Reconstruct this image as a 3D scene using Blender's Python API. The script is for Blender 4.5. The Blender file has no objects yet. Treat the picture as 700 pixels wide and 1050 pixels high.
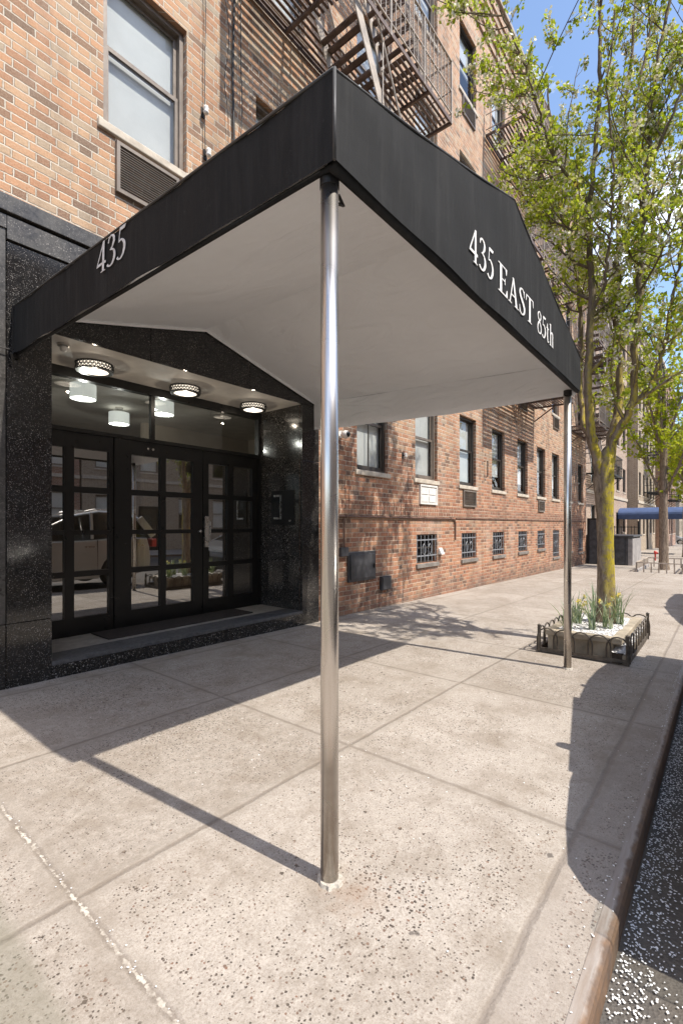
import bpy, bmesh, math, random
import numpy as np
from mathutils import Vector, Matrix
R=math.radians
random.seed(7)
S=bpy.context.scene
COL=S.collection

# ------------------------------------------------------------------ helpers
def gz(x):
    return -0.016*(max(-12.0,min(70.0,x))-1.16)

class MB:
    """collects faces and links them as ONE mesh object"""
    def __init__(s): s.v=[]; s.f=[]; s.m=[]; s.uv=[]; s.hasuv=False; s.mi=0
    def face(s,pts,uv=None):
        b=len(s.v); s.v+= [tuple(p) for p in pts]; s.f.append(tuple(range(b,b+len(pts)))); s.m.append(s.mi)
        s.uv.append(uv)
        if uv: s.hasuv=True
    def box(s,x0,x1,y0,y1,z0,z1):
        if x0>x1:x0,x1=x1,x0
        if y0>y1:y0,y1=y1,y0
        if z0>z1:z0,z1=z1,z0
        p=[(x0,y0,z0),(x1,y0,z0),(x1,y1,z0),(x0,y1,z0),(x0,y0,z1),(x1,y0,z1),(x1,y1,z1),(x0,y1,z1)]
        b=len(s.v); s.v+=p
        for q in ((0,3,2,1),(4,5,6,7),(0,1,5,4),(1,2,6,5),(2,3,7,6),(3,0,4,7)):
            s.f.append(tuple(b+i for i in q)); s.m.append(s.mi)
            if q in ((0,3,2,1),(4,5,6,7)): s.uv.append([(p[i][0],p[i][1]) for i in q])
            else: s.uv.append([(p[i][0]+p[i][1],p[i][2]) for i in q])
    def hexa(s,p):
        b=len(s.v); s.v+=[tuple(q) for q in p]
        for q in ((0,3,2,1),(4,5,6,7),(0,1,5,4),(1,2,6,5),(2,3,7,6),(3,0,4,7)):
            s.f.append(tuple(b+i for i in q)); s.m.append(s.mi); s.uv.append(None)
    def bar(s,a,b,w,h,up=(0,0,1)):
        a=Vector(a); b=Vector(b); d=(b-a).normalized(); up=Vector(up)
        sd=d.cross(up)
        if sd.length<1e-4: sd=d.cross(Vector((1,0,0)))
        sd.normalize(); u=sd.cross(d).normalized()
        sd*=w/2; u*=h/2
        s.hexa([a-sd-u,b-sd-u,b+sd-u,a+sd-u,a-sd+u,b-sd+u,b+sd+u,a+sd+u])
    def tube(s,pts,r,n=8,cap=True):
        pts=[Vector(p) for p in pts]
        rs=r if isinstance(r,(list,tuple)) else [r]*len(pts)
        ref=None; base=len(s.v)
        for i,p in enumerate(pts):
            if i==0: d=pts[1]-p
            elif i==len(pts)-1: d=p-pts[i-1]
            else: d=pts[i+1]-pts[i-1]
            d.normalize()
            if ref is None:
                ref=Vector((1,0,0)) if abs(d.x)<0.8 else Vector((0,1,0))
            u=(ref-d*ref.dot(d)).normalized(); ref=u; w=d.cross(u)
            for k in range(n):
                a=2*math.pi*k/n
                q=p+(u*math.cos(a)+w*math.sin(a))*rs[i]; s.v.append(tuple(q))
        for i in range(len(pts)-1):
            for k in range(n):
                k2=(k+1)%n
                s.f.append((base+i*n+k,base+i*n+k2,base+(i+1)*n+k2,base+(i+1)*n+k)); s.m.append(s.mi); s.uv.append(None)
        if cap:
            s.f.append(tuple(base+k for k in reversed(range(n)))); s.m.append(s.mi); s.uv.append(None)
            e=base+(len(pts)-1)*n
            s.f.append(tuple(e+k for k in range(n))); s.m.append(s.mi); s.uv.append(None)
    def lathe(s,prof,c=(0,0,0),n=24,axis='z'):
        base=len(s.v); c=Vector(c)
        for r,h in prof:
            for k in range(n):
                a=2*math.pi*k/n
                if axis=='z': q=(r*math.cos(a),r*math.sin(a),h)
                elif axis=='y': q=(r*math.cos(a),h,-r*math.sin(a))
                else: q=(h,r*math.cos(a),r*math.sin(a))
                s.v.append(tuple(Vector(q)+c))
        for i in range(len(prof)-1):
            for k in range(n):
                k2=(k+1)%n
                s.f.append((base+i*n+k,base+i*n+k2,base+(i+1)*n+k2,base+(i+1)*n+k)); s.m.append(s.mi); s.uv.append(None)
    def prism(s,poly,y0,y1):   # polygon in x,z swept along y
        b=len(s.v); n=len(poly)
        s.v+=[(x,y0,z) for x,z in poly]+[(x,y1,z) for x,z in poly]
        s.f.append(tuple(b+i for i in range(n))); s.f.append(tuple(b+n+i for i in reversed(range(n)))); s.m+=[s.mi]*2; s.uv+=[None]*2
        for i in range(n):
            j=(i+1)%n
            s.f.append((b+i,b+n+i,b+n+j,b+j)); s.m.append(s.mi); s.uv.append(None)
    def build(s,name,mat,parent=None,smooth=False,bevel=0,auto=False,fixn=True):
        me=bpy.data.meshes.new(name); me.from_pydata(s.v,[],s.f)
        mats=mat if isinstance(mat,(list,tuple)) else [mat]
        for m in mats: me.materials.append(m)
        me.polygons.foreach_set('material_index',s.m)
        if s.hasuv or any(u for u in s.uv):
            l=me.uv_layers.new(name='UVMap')
            i=0; dat=l.data
            for f,u in zip(s.f,s.uv):
                for k in range(len(f)):
                    if u: dat[i].uv=u[k]
                    i+=1
        if smooth: me.polygons.foreach_set('use_smooth',[True]*len(me.polygons))
        me.validate(); me.update()
        if fixn:
            bm=bmesh.new(); bm.from_mesh(me)
            if smooth: bmesh.ops.remove_doubles(bm,verts=bm.verts,dist=1e-5)
            bmesh.ops.recalc_face_normals(bm,faces=bm.faces); bm.to_mesh(me); bm.free()
        o=bpy.data.objects.new(name,me); COL.objects.link(o)
        if parent: o.parent=parent
        if bevel:
            md=o.modifiers.new('b','BEVEL'); md.width=bevel; md.segments=2; md.limit_method='ANGLE'; md.angle_limit=R(40)
        if auto: md=o.modifiers.new('n','WEIGHTED_NORMAL')
        return o

def tag(o,label=None,cat=None,group=None,kind=None):
    if label: o['label']=label
    if cat: o['category']=cat
    if group: o['group']=group
    if kind: o['kind']=kind
    return o
def empty(name,label,cat,loc=(0,0,0),group=None):
    o=bpy.data.objects.new(name,None); COL.objects.link(o); o.location=loc; o.empty_display_size=.2
    return tag(o,label,cat,group)
def offs(pts,loc): return pts

# empties sit at a thing's base but parts are written in world coordinates: shift parts back
def settle(root):
    inv=Vector(root.location)
    for ch in root.children:
        ch.location=Vector(ch.location)-inv

def copy_tree(o,parent=None):
    c=o.copy(); COL.objects.link(c)
    if parent: c.parent=parent
    for ch in list(o.children): copy_tree(ch,c)
    return c

# ------------------------------------------------------------------ materials
class NT:
    def __init__(s,name):
        s.mat=bpy.data.materials.new(name); s.mat.use_nodes=True; s.t=s.mat.node_tree; s.t.nodes.clear()
        s.out=s.n('ShaderNodeOutputMaterial')
    def n(s,typ,**kw):
        nd=s.t.nodes.new(typ)
        for k,v in kw.items(): setattr(nd,k,v)
        return nd
    def val(s,nd,i,v):
        sock=nd.inputs[i]
        if hasattr(v,'is_output') or isinstance(v,bpy.types.NodeSocket): s.t.links.new(v,sock)
        else: sock.default_value=v
    def math(s,op,a,b=0.0,c=None):
        nd=s.n('ShaderNodeMath',operation=op); s.val(nd,0,a); s.val(nd,1,b)
        if c is not None: s.val(nd,2,c)
        return nd.outputs[0]
    def mix(s,f,a,b,blend='MIX'):
        nd=s.n('ShaderNodeMix',data_type='RGBA',blend_type=blend)
        s.val(nd,0,f); s.val(nd,6,a); s.val(nd,7,b); return nd.outputs[2]
    def ramp(s,f,stops,interp='LINEAR'):
        nd=s.n('ShaderNodeValToRGB'); s.val(nd,0,f); cr=nd.color_ramp; cr.interpolation=interp
        while len(cr.elements)<len(stops): cr.elements.new(0.5)
        for e,(p,c) in zip(cr.elements,stops):
            e.position=p; e.color=c if len(c)==4 else (*c,1)
        return nd.outputs[0]
    def rng(s,v,a,b,c=0.0,d=1.0,smooth=False):
        nd=s.n('ShaderNodeMapRange'); nd.interpolation_type='SMOOTHSTEP' if smooth else 'LINEAR'
        for i,x in enumerate((v,a,b,c,d)): s.val(nd,i,x)
        return nd.outputs[0]
    def noise(s,vec,scale,detail=4,rough=.55,dist=0.0):
        nd=s.n('ShaderNodeTexNoise'); s.val(nd,'Scale',scale); s.val(nd,'Detail',detail); s.val(nd,'Roughness',rough); s.val(nd,'Distortion',dist)
        if vec is not None: s.t.links.new(vec,nd.inputs['Vector'])
        return nd.outputs['Fac']
    def voro(s,vec,scale,rand=1.0,feature='F1'):
        nd=s.n('ShaderNodeTexVoronoi',feature=feature); s.val(nd,'Scale',scale); s.val(nd,'Randomness',rand)
        if vec is not None: s.t.links.new(vec,nd.inputs['Vector'])
        return nd
    def obj(s): return s.n('ShaderNodeTexCoord').outputs['Object']
    def pos(s): return s.n('ShaderNodeNewGeometry').outputs['Position']
    def uv(s): return s.n('ShaderNodeTexCoord').outputs['UV']
    def sep(s,v):
        nd=s.n('ShaderNodeSeparateXYZ'); s.t.links.new(v,nd.inputs[0]); return nd.outputs
    def comb(s,x=0.0,y=0.0,z=0.0):
        nd=s.n('ShaderNodeCombineXYZ'); s.val(nd,0,x); s.val(nd,1,y); s.val(nd,2,z); return nd.outputs[0]
    def bump(s,h,strength=.3,dist=.01,normal=None):
        nd=s.n('ShaderNodeBump'); s.val(nd,'Strength',strength); s.val(nd,'Distance',dist); s.val(nd,'Height',h)
        if normal is not None: s.t.links.new(normal,nd.inputs['Normal'])
        return nd.outputs[0]
    def bsdf(s,color=(.5,.5,.5,1),rough=.6,metal=0.0,normal=None,spec=None,**kw):
        nd=s.n('ShaderNodeBsdfPrincipled')
        if isinstance(color,tuple) and len(color)==3: color=(*color,1)
        s.val(nd,'Base Color',color); s.val(nd,'Roughness',rough); s.val(nd,'Metallic',metal)
        if spec is not None: s.val(nd,'Specular IOR Level',spec)
        if normal is not None: s.t.links.new(normal,nd.inputs['Normal'])
        for k,v in kw.items(): s.val(nd,k.replace('_',' '),v)
        return nd.outputs[0]
    def done(s,sh):
        s.t.links.new(sh,s.out.inputs['Surface']); return s.mat

def c4(c): return (*c,1)
def simple(name,col,rough=.6,metal=0.0,var=.25,scale=6,bump=.15,bscale=60,**kw):
    t=NT(name); p=t.obj()
    f=t.noise(p,scale,5,.6)
    a=tuple(x*(1-var) for x in col); b=tuple(min(1,x*(1+var)) for x in col)
    c=t.ramp(f,[(.3,a),(.7,b)])
    rr=t.rng(t.noise(p,scale*2.3,3),.3,.7,max(.02,rough-.08),min(1,rough+.08))
    nm=t.bump(t.noise(p,bscale,3),bump,.004)
    return t.done(t.bsdf(c,rr,metal,nm,**kw))

def brick_mat(name,stops,mortar=(.70,.62,.51),course=.0677,per=.305,stain=True):
    t=NT(name); u=t.uv(); p=t.pos(); x,y,_=t.sep(u)[:3]
    wob=t.rng(t.noise(u,1.3,2),.3,.7,-.004,.004)
    y2=t.math('ADD',y,wob)
    v=t.math('DIVIDE',y2,course); row=t.math('FLOOR',v); fv=t.math('FRACT',v)
    half=t.math('MULTIPLY',t.math('MODULO',t.math('ADD',row,1000),2),.5)
    uu=t.math('ADD',t.math('DIVIDE',t.math('ADD',x,100),per),half)
    jit=t.n('ShaderNodeTexWhiteNoise',noise_dimensions='1D'); t.val(jit,'W',row)
    uu=t.math('ADD',uu,t.math('MULTIPLY',jit.outputs[0],.06))
    cell=t.math('FLOOR',uu); fu=t.math('FRACT',uu)
    hd=t.math('GREATER_THAN',fu,.672)
    du=t.math('MINIMUM',t.math('MINIMUM',fu,t.math('ABSOLUTE',t.math('SUBTRACT',fu,.672))),t.math('SUBTRACT',1,fu))
    du=t.math('MULTIPLY',du,per)
    dv=t.math('MULTIPLY',t.math('MINIMUM',fv,t.math('SUBTRACT',1,fv)),course)
    d=t.math('MINIMUM',du,dv)
    d=t.math('ADD',d,t.rng(t.noise(u,45,3),.3,.7,-.0018,.0018))
    mk=t.rng(d,.0038,.0072,0,1,True)      # 1 brick, 0 mortar
    wn=t.n('ShaderNodeTexWhiteNoise',noise_dimensions='3D'); t.t.links.new(t.comb(cell,row,hd),wn.inputs[0])
    rnd=wn.outputs[0]
    big=t.noise(u,.35,3)
    rnd2=t.math('ADD',t.math('MULTIPLY',rnd,.86),t.rng(big,.35,.65,-.02,.16))
    bc=t.ramp(rnd2,stops)
    bc=t.mix(t.rng(t.noise(u,14,4,.7),.3,.75,0,.55),bc,(.16,.09,.06,1))
    bc=t.mix(t.rng(t.noise(u,75,4,.8),.42,.72,0,.65),bc,(.60,.48,.37,1))
    bc=t.mix(t.rng(t.noise(u,38,4,.8),.5,.72,0,.6),bc,(.20,.11,.08,1))
    mo=t.mix(t.rng(t.noise(u,7,3),.35,.7,0,.5),c4(mortar),(mortar[0]*.55,mortar[1]*.5,mortar[2]*.45,1))
    col=t.mix(mk,mo,bc)
    if stain:
        up=t.rng(y,2.2,4.2,0,.55); col=t.mix(up,col,t.mix(mk,(.66,.58,.48,1),t.ramp(rnd,[(0,(.28,.20,.14)),(.2,(.48,.28,.165)),(.6,(.60,.365,.21)),(.85,(.57,.42,.27)),(1,(.43,.38,.29))])))
        dn=t.rng(y,3.0,1.6,0,.35); col=t.mix(dn,col,t.mix(1.0,col,(.92,.66,.52,1),'MULTIPLY'))
        # soot streaks and pale salts, large and soft
        sv=t.comb(t.math('MULTIPLY',x,2.4),t.math('MULTIPLY',y,.45),0)
        st=t.rng(t.noise(sv,1.0,5,.6),.5,.75,0,.5)
        col=t.mix(st,col,(.10,.06,.045,1))
        sv2=t.comb(t.math('MULTIPLY',x,1.7),t.math('MULTIPLY',y,.6),7.3)
        s2=t.rng(t.noise(sv2,1.0,5,.65),.52,.8,0,.42)
        col=t.mix(s2,col,(.62,.54,.46,1))
        low=t.rng(t.math('ADD',y,t.rng(t.noise(u,2.5,4),.3,.7,-.2,.2)),-.2,.28,.55,0,True)
        col=t.mix(low,col,(.15,.11,.09,1))
    h=t.math('ADD',mk,t.math('MULTIPLY',t.noise(u,70,4,.7),.35))
    h=t.math('ADD',h,t.math('MULTIPLY',rnd,.25))
    nm=t.bump(h,1.0,.014)
    return t.done(t.bsdf(col,t.rng(mk,0,1,.95,.85),0,nm,spec=.25))

M={}
M['brick']=brick_mat('brick',[(0,(.06,.035,.028)),(.14,(.13,.058,.038)),(.24,(.28,.105,.055)),(.45,(.44,.17,.085)),(.62,(.53,.24,.125)),(.8,(.54,.31,.18)),(.92,(.40,.28,.19)),(1,(.32,.25,.19))])
M['brick_far']=brick_mat('brick_pale',[(0,(.30,.20,.15)),(.4,(.50,.36,.28)),(.8,(.58,.44,.35)),(1,(.62,.5,.4))],stain=False)
M['brick_red']=brick_mat('brick_red',[(0,(.14,.06,.04)),(.4,(.30,.12,.08)),(.8,(.38,.17,.11)),(1,(.42,.24,.16))],stain=False)
M['brick_tan']=brick_mat('brick_tan',[(0,(.30,.24,.17)),(.5,(.42,.34,.24)),(1,(.5,.42,.3))],stain=False)

def granite(name,base=(.010,.0095,.009),rough=.10,speck=1.0):
    t=NT(name); p=t.pos()
    v=t.voro(p,150); rn=t.n('ShaderNodeSeparateColor'); t.t.links.new(v.outputs['Color'],rn.inputs[0])
    sz=t.rng(rn.outputs[0],.5,1,0,.5)
    m1=t.math('LESS_THAN',v.outputs['Distance'],sz)
    v2=t.voro(p,72); r2=t.n('ShaderNodeSeparateColor'); t.t.links.new(v2.outputs['Color'],r2.inputs[0])
    dd=t.math('ADD',v2.outputs['Distance'],t.rng(t.noise(p,260,2),.3,.7,-.12,.12))
    m2=t.math('LESS_THAN',dd,t.rng(r2.outputs[1],.66,1,0,.42))
    clus=t.rng(t.noise(p,5,4,.6),.35,.65,.35,1)
    br=t.math('MULTIPLY',t.math('MAXIMUM',t.math('MULTIPLY',m1,.5),t.math('MULTIPLY',m2,.85)),clus)
    spc=t.mix(r2.outputs[2],(.62,.57,.52,1),(.22,.20,.19,1))
    gb=t.mix(t.rng(t.noise(p,30,4,.7),.35,.7,0,1),c4(base),c4(tuple(b*2.6 for b in base)))
    col=t.mix(t.math('MULTIPLY',br,speck),gb,spc)
    rr=t.rng(t.noise(p,3,4,.6),.3,.7,rough*.7,rough*1.8)
    return t.done(t.bsdf(col,rr,0,t.bump(t.noise(p,2.2,2),.03,.01),spec=.6))
M['granite']=granite('black_granite')
M['granite_worn']=granite('weathered_granite',(.03,.028,.026),.30,.7)
M['granite_honed']=granite('honed_granite',(.05,.05,.052),.42,.15)

def concrete_mat():
    t=NT('sidewalk_concrete'); p=t.pos(); x,y,z=t.sep(p)[:3]
    wx=t.math('ADD',x,t.rng(t.noise(p,2.5,2),.3,.7,-.004,.004)); wy=t.math('ADD',y,t.rng(t.noise(p,2.7,2),.3,.7,-.004,.004))
    ux=t.math('DIVIDE',t.math('SUBTRACT',wx,.62),1.40); uy=t.math('DIVIDE',t.math('SUBTRACT',wy,.455),1.145)
    cx=t.math('FLOOR',ux); cy=t.math('FLOOR',uy); fx=t.math('FRACT',ux); fy=t.math('FRACT',uy)
    dx=t.math('MULTIPLY',t.math('MINIMUM',fx,t.math('SUBTRACT',1,fx)),1.40)
    dy=t.math('MULTIPLY',t.math('MINIMUM',fy,t.math('SUBTRACT',1,fy)),1.145)
    d=t.math('MINIMUM',dx,dy)
    wn=t.n('ShaderNodeTexWhiteNoise',noise_dimensions='2D'); t.t.links.new(t.comb(cx,cy,0),wn.inputs[0])
    tone=wn.outputs[0]
    base=t.ramp(tone,[(0,(.285,.252,.218)),(.5,(.355,.315,.275)),(1,(.42,.375,.33))])
    # mottling
    base=t.mix(t.rng(t.noise(p,1.1,6,.65),.35,.68,0,.6),base,(.25,.215,.18,1))
    base=t.mix(t.rng(t.noise(p,28,5,.75),.38,.7,0,.6),base,(.52,.465,.405,1))
    base=t.mix(t.rng(t.noise(p,130,4,.8),.44,.66,0,.65),base,(.17,.135,.10,1))
    base=t.mix(t.rng(t.noise(p,420,2,.7),.5,.72,0,.4),base,(.66,.6,.52,1))
    # exposed dark stones, worn in patches
    wear=t.rng(t.noise(p,.9,4,.6,.6),.32,.60,.38,1)
    v=t.voro(p,105); r1=t.n('ShaderNodeSeparateColor'); t.t.links.new(v.outputs['Color'],r1.inputs[0])
    thr=t.math('MULTIPLY',t.rng(r1.outputs[0],.42,1,.08,.60),wear)
    nd=t.math('ADD',v.outputs['Distance'],t.rng(t.noise(p,230,2),.3,.7,-.14,.14))
    st=t.rng(nd,t.math('SUBTRACT',thr,.05),t.math('ADD',thr,.02),1,0)
    v2=t.voro(p,34); r2=t.n('ShaderNodeSeparateColor'); t.t.links.new(v2.outputs['Color'],r2.inputs[0])
    st2=t.math('LESS_THAN',t.math('ADD',v2.outputs['Distance'],t.rng(t.noise(p,160,2),.3,.7,-.12,.12)),t.math('MULTIPLY',t.rng(r2.outputs[0],.80,1,.05,.36),t.rng(t.noise(p,.7,3),.45,.6,0.3,1)))
    stone=t.ramp(r1.outputs[1],[(0,(.04,.032,.026)),(.6,(.11,.085,.068)),(1,(.22,.13,.09))])
    notband=t.rng(d,.045,.06,0,1)
    stm=t.math('MULTIPLY',t.math('MULTIPLY',t.math('MAXIMUM',st,st2),.95),notband)
    col=t.mix(stm,base,stone)
    # smoother tooled band beside the joints
    band=t.math('MULTIPLY',t.rng(d,.035,.06,1,0),t.rng(t.noise(p,1.3,4,.7),.3,.62,.0,.5))
    col=t.mix(band,col,(.27,.235,.195,1))
    gro=t.rng(t.math('ADD',d,t.rng(t.noise(p,25,4,.7),.3,.7,-.004,.004)),.004,.016,1,0)
    col=t.mix(t.math('MULTIPLY',gro,.52),col,(.15,.12,.095,1))
    # bright caulk in the expansion joint nearest the corner
    dirt=t.rng(t.noise(p,3.2,7,.75),.46,.68,0,.62); col=t.mix(dirt,col,(.20,.16,.12,1))
    jl=t.math('ABSOLUTE',t.math('SUBTRACT',wx,.62))
    jw=t.rng(t.math('ADD',jl,t.rng(t.noise(p,38,4,.75),.3,.7,-.009,.010)),.002,.005,1,0)
    col=t.mix(t.math('MULTIPLY',jw,t.rng(t.noise(p,9,4,.8),.42,.58,.05,.8)),col,(.62,.57,.49,1))
    # greener old slab, stains, gum spots
    old=t.rng(wx,.44,.48,1,0)
    col=t.mix(t.math('MULTIPLY',old,.5),col,(.19,.18,.135,1))
    v3=t.voro(p,1.6); gum=t.rng(t.math('ADD',v3.outputs['Distance'],t.rng(t.noise(p,60,2),.3,.7,-.01,.01)),.020,.028,.8,0)
    col=t.mix(gum,col,(.10,.085,.075,1))
    # rust bloom round the pole foot
    rd=t.n('ShaderNodeVectorMath',operation='DISTANCE'); t.t.links.new(p,rd.inputs[0]); rd.inputs[1].default_value=(1.21,.93,0)
    rs=t.math('MULTIPLY',t.rng(t.math('ADD',rd.outputs['Value'],t.rng(t.noise(p,22,4),.3,.7,-.05,.05)),.01,.12,.4,0),1)
    col=t.mix(rs,col,(.25,.16,.10,1))
    # narrow darker grime along the kerb strip
    kb=t.math('MULTIPLY',t.rng(wy,.455,.46,1,0),.30)
    col=t.mix(kb,col,(.30,.26,.23,1))
    h=t.math('ADD',t.math('MULTIPLY',t.noise(p,150,4,.75),.6),t.math('MULTIPLY',gro,-1.6))
    h=t.math('SUBTRACT',h,t.math('MULTIPLY',stm,.35))
    nm=t.bump(h,.55,.005)
    return t.done(t.bsdf(col,.86,0,nm,spec=.25))
M['concrete']=concrete_mat()

def asphalt_mat():
    t=NT('asphalt'); p=t.pos()
    b=t.mix(t.rng(t.noise(p,3,4,.6),.35,.65,0,1),(.045,.043,.042,1),(.085,.08,.075,1))
    v=t.voro(p,110); r=t.n('ShaderNodeSeparateColor'); t.t.links.new(v.outputs['Color'],r.inputs[0])
    b=t.mix(t.math('MULTIPLY',t.math('GREATER_THAN',r.outputs[0],.7),.5),b,(.12,.11,.10,1))
    b=t.mix(t.rng(t.noise(p,.8,5,.6),.42,.62,0,.75),b,(.15,.12,.09,1))
    return t.done(t.bsdf(b,.8,0,t.bump(v.outputs['Distance'],.6,.006),spec=.4))
M['asphalt']=asphalt_mat()

def curb_mat():
    t=NT('curb_steel'); p=t.pos(); x,y,z=t.sep(p)[:3]
    rust=t.mix(t.rng(t.noise(p,14,5,.7),.35,.65,0,1),(.20,.12,.07,1),(.11,.075,.055,1))
    ston=t.mix(t.rng(t.noise(p,9,5,.7),.35,.65,0,1),(.27,.215,.17,1),(.20,.15,.115,1))
    sv=t.comb(t.math('MULTIPLY',x,1.2),t.math('MULTIPLY',y,18),z)
    wear=t.rng(t.noise(sv,1.5,4,.6),.4,.62,0,1)
    top=t.mix(wear,ston,(.34,.30,.27,1))
    edge=t.rng(t.math('ADD',y,t.rng(t.noise(p,20,3),.3,.7,-.006,.006)),.262,.275,1,0)
    col=t.mix(edge,top,rust)
    return t.done(t.bsdf(col,.6,.0,t.bump(t.noise(p,60,4),.4,.004),spec=.5))
M['curb']=curb_mat()

def steel_mat():
    t=NT('brushed_steel'); p=t.obj(); x,y,z=t.sep(p)[:3]
    sv=t.comb(t.math('MULTIPLY',x,14),t.math('MULTIPLY',y,14),t.math('MULTIPLY',z,.25))
    n=t.noise(sv,5,3,.5)
    col=t.ramp(n,[(.3,(.60,.565,.53)),(.7,(.70,.665,.62))])
    pp=t.pos(); z=t.sep(pp)[2]
    col=t.mix(t.math('MULTIPLY',t.rng(z,.0,.55,.6,0),t.rng(t.noise(pp,16,4,.7),.35,.65,.3,1)),col,(.24,.17,.12,1))
    rr=t.rng(t.noise(p,4,2,.5),.3,.7,.24,.30)
    return t.done(t.bsdf(col,rr,1.0,t.bump(n,.02,.001),Anisotropic=.3))
M['steel']=steel_mat()
M['chrome']=simple('satin_steel',(.6,.58,.55),.28,1.0,.08)

def fabric_black():
    t=NT('black_canvas'); p=t.obj(); x,y,z=t.sep(p)[:3]
    c=t.mix(t.rng(t.noise(p,2.5,4,.6),.3,.7,0,1),(.012,.0118,.0115,1),(.019,.0185,.018,1))
    c=t.mix(t.rng(t.noise(p,26,5,.8),.62,.75,0,.35),c,(.09,.088,.085,1))
    st=t.comb(t.math('MULTIPLY',x,9),t.math('MULTIPLY',y,9),t.math('MULTIPLY',z,.8)); c=t.mix(t.rng(t.noise(st,1.6,4,.65),.5,.75,0,.55),c,(.042,.04,.038,1))
    sv=t.comb(t.math('MULTIPLY',t.math('ADD',x,y),3),0.0,t.math('MULTIPLY',z,.4))
    h=t.math('ADD',t.math('MULTIPLY',t.noise(sv,4,3),.9),t.math('MULTIPLY',t.noise(p,320,2),.12))
    return t.done(t.bsdf(c,.8,0,t.bump(h,.45,.015),spec=.22))
M['canvas']=fabric_black()
def fabric_white():
    t=NT('white_lining'); p=t.obj(); x,y,z=t.sep(p)[:3]
    c=t.mix(t.rng(t.noise(p,1.4,4,.6),.3,.7,0,1),(.84,.845,.86,1),(.90,.905,.92,1))
    w=t.noise(t.comb(t.math('MULTIPLY',x,1.6),t.math('MULTIPLY',y,.8),t.math('MULTIPLY',z,3)),2.2,4,.5,1.2)
    nm=t.bump(w,.6,.07)
    b=t.bsdf(c,.75,0,nm,spec=.2)
    tr=t.n('ShaderNodeBsdfTranslucent'); tr.inputs[0].default_value=(.86,.84,.80,1)
    mx=t.n('ShaderNodeMixShader'); mx.inputs[0].default_value=.12
    t.t.links.new(b,mx.inputs[1]); t.t.links.new(tr.outputs[0],mx.inputs[2])
    return t.done(mx.outputs[0])
M['lining']=fabric_white()
M['black_metal']=simple('black_frame',(.010,.0097,.0095),.35,0,.1,spec=.4,bump=.03)
M['iron']=simple('wrought_iron',(.022,.02,.018),.5,.3,.35)
M['fence_iron']=simple('weathered_fence_iron',(.085,.07,.055),.6,.2,.5,20)
M['fe_paint']=simple('fire_escape_paint',(.12,.08,.062),.6,.0,.5,9,.5,40)
M['fe_light']=simple('worn_beige_paint',(.42,.36,.30),.6,.0,.25,9,.4,40)
M['bronze']=simple('bronze_frame',(.20,.165,.135),.42,.2,.2)
M['bronze_dark']=simple('dark_bronze_frame',(.06,.05,.042),.42,.2,.2)
M['stone']=simple('limestone_sill',(.50,.44,.36),.8,0,.25,8,.5,50)
M['dirty_stone']=simple('grey_sill',(.20,.18,.16),.8,0,.3,8,.5,50)
M['white_paint']=simple('white_paint',(.72,.70,.66),.5,0,.12,5)
M['ceiling_paint']=simple('portal_ceiling_paint',(.66,.62,.56),.65,0,.12,5)
M['shade']=simple('window_shade',(.80,.81,.79),.8,0,.08,2)
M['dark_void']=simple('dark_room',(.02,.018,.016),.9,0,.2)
M['lettering']=simple('white_lettering',(.82,.80,.77),.6,0,.06,20)
M['silver_letter']=simple('silver_lettering',(.72,.70,.68),.55,.0,.3,30)
M['grey_box']=simple('painted_grey_box',(.055,.055,.06),.5,.1,.5,7)
M['pipe']=simple('rusty_conduit',(.15,.085,.06),.6,.2,.4,12)
M['cable']=simple('black_cable',(.02,.018,.016),.6)
M['wood']=simple('planter_timber',(.32,.27,.20),.8,0,.45,5,.8,35)
M['grout']=simple('cracked_grout',(.46,.42,.36),.9,0,.35,45,.9,90)
M['bar_grey']=simple('grey_painted_bars',(.26,.27,.29),.5,.2,.2,20)
M['soil']=simple('planter_soil',(.07,.05,.035),.95,0,.5,20,.8,60)
M['petal']=simple('petal_white',(.82,.80,.78),.7,0,.08,20)
M['blue_canvas']=simple('blue_canvas',(.05,.085,.19),.6,0,.2,3)
M['rubber']=simple('tyre_rubber',(.02,.02,.02),.8)
M['mat']=simple('door_mat_fibre',(.035,.028,.024),.95,0,.35,40,.9,200)
M['floor_stone']=simple('vestibule_floor',(.36,.34,.31),.35,0,.25,14)
M['lobby_wall']=simple('lobby_wall_plaster',(.42,.36,.29),.8,0,.12,2)
M['red']=simple('red_enamel',(.5,.04,.03),.4)
M['grey_stone']=simple('grey_stone_wall',(.30,.28,.27),.85,0,.3,4,.6,30)
M['roof']=simple('roof_felt',(.06,.06,.06),.9)
M['copper']=simple('roof_coping',(.36,.30,.25),.8)
M['yellow']=simple('taxi_paint',(.75,.45,.03),.3)

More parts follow.
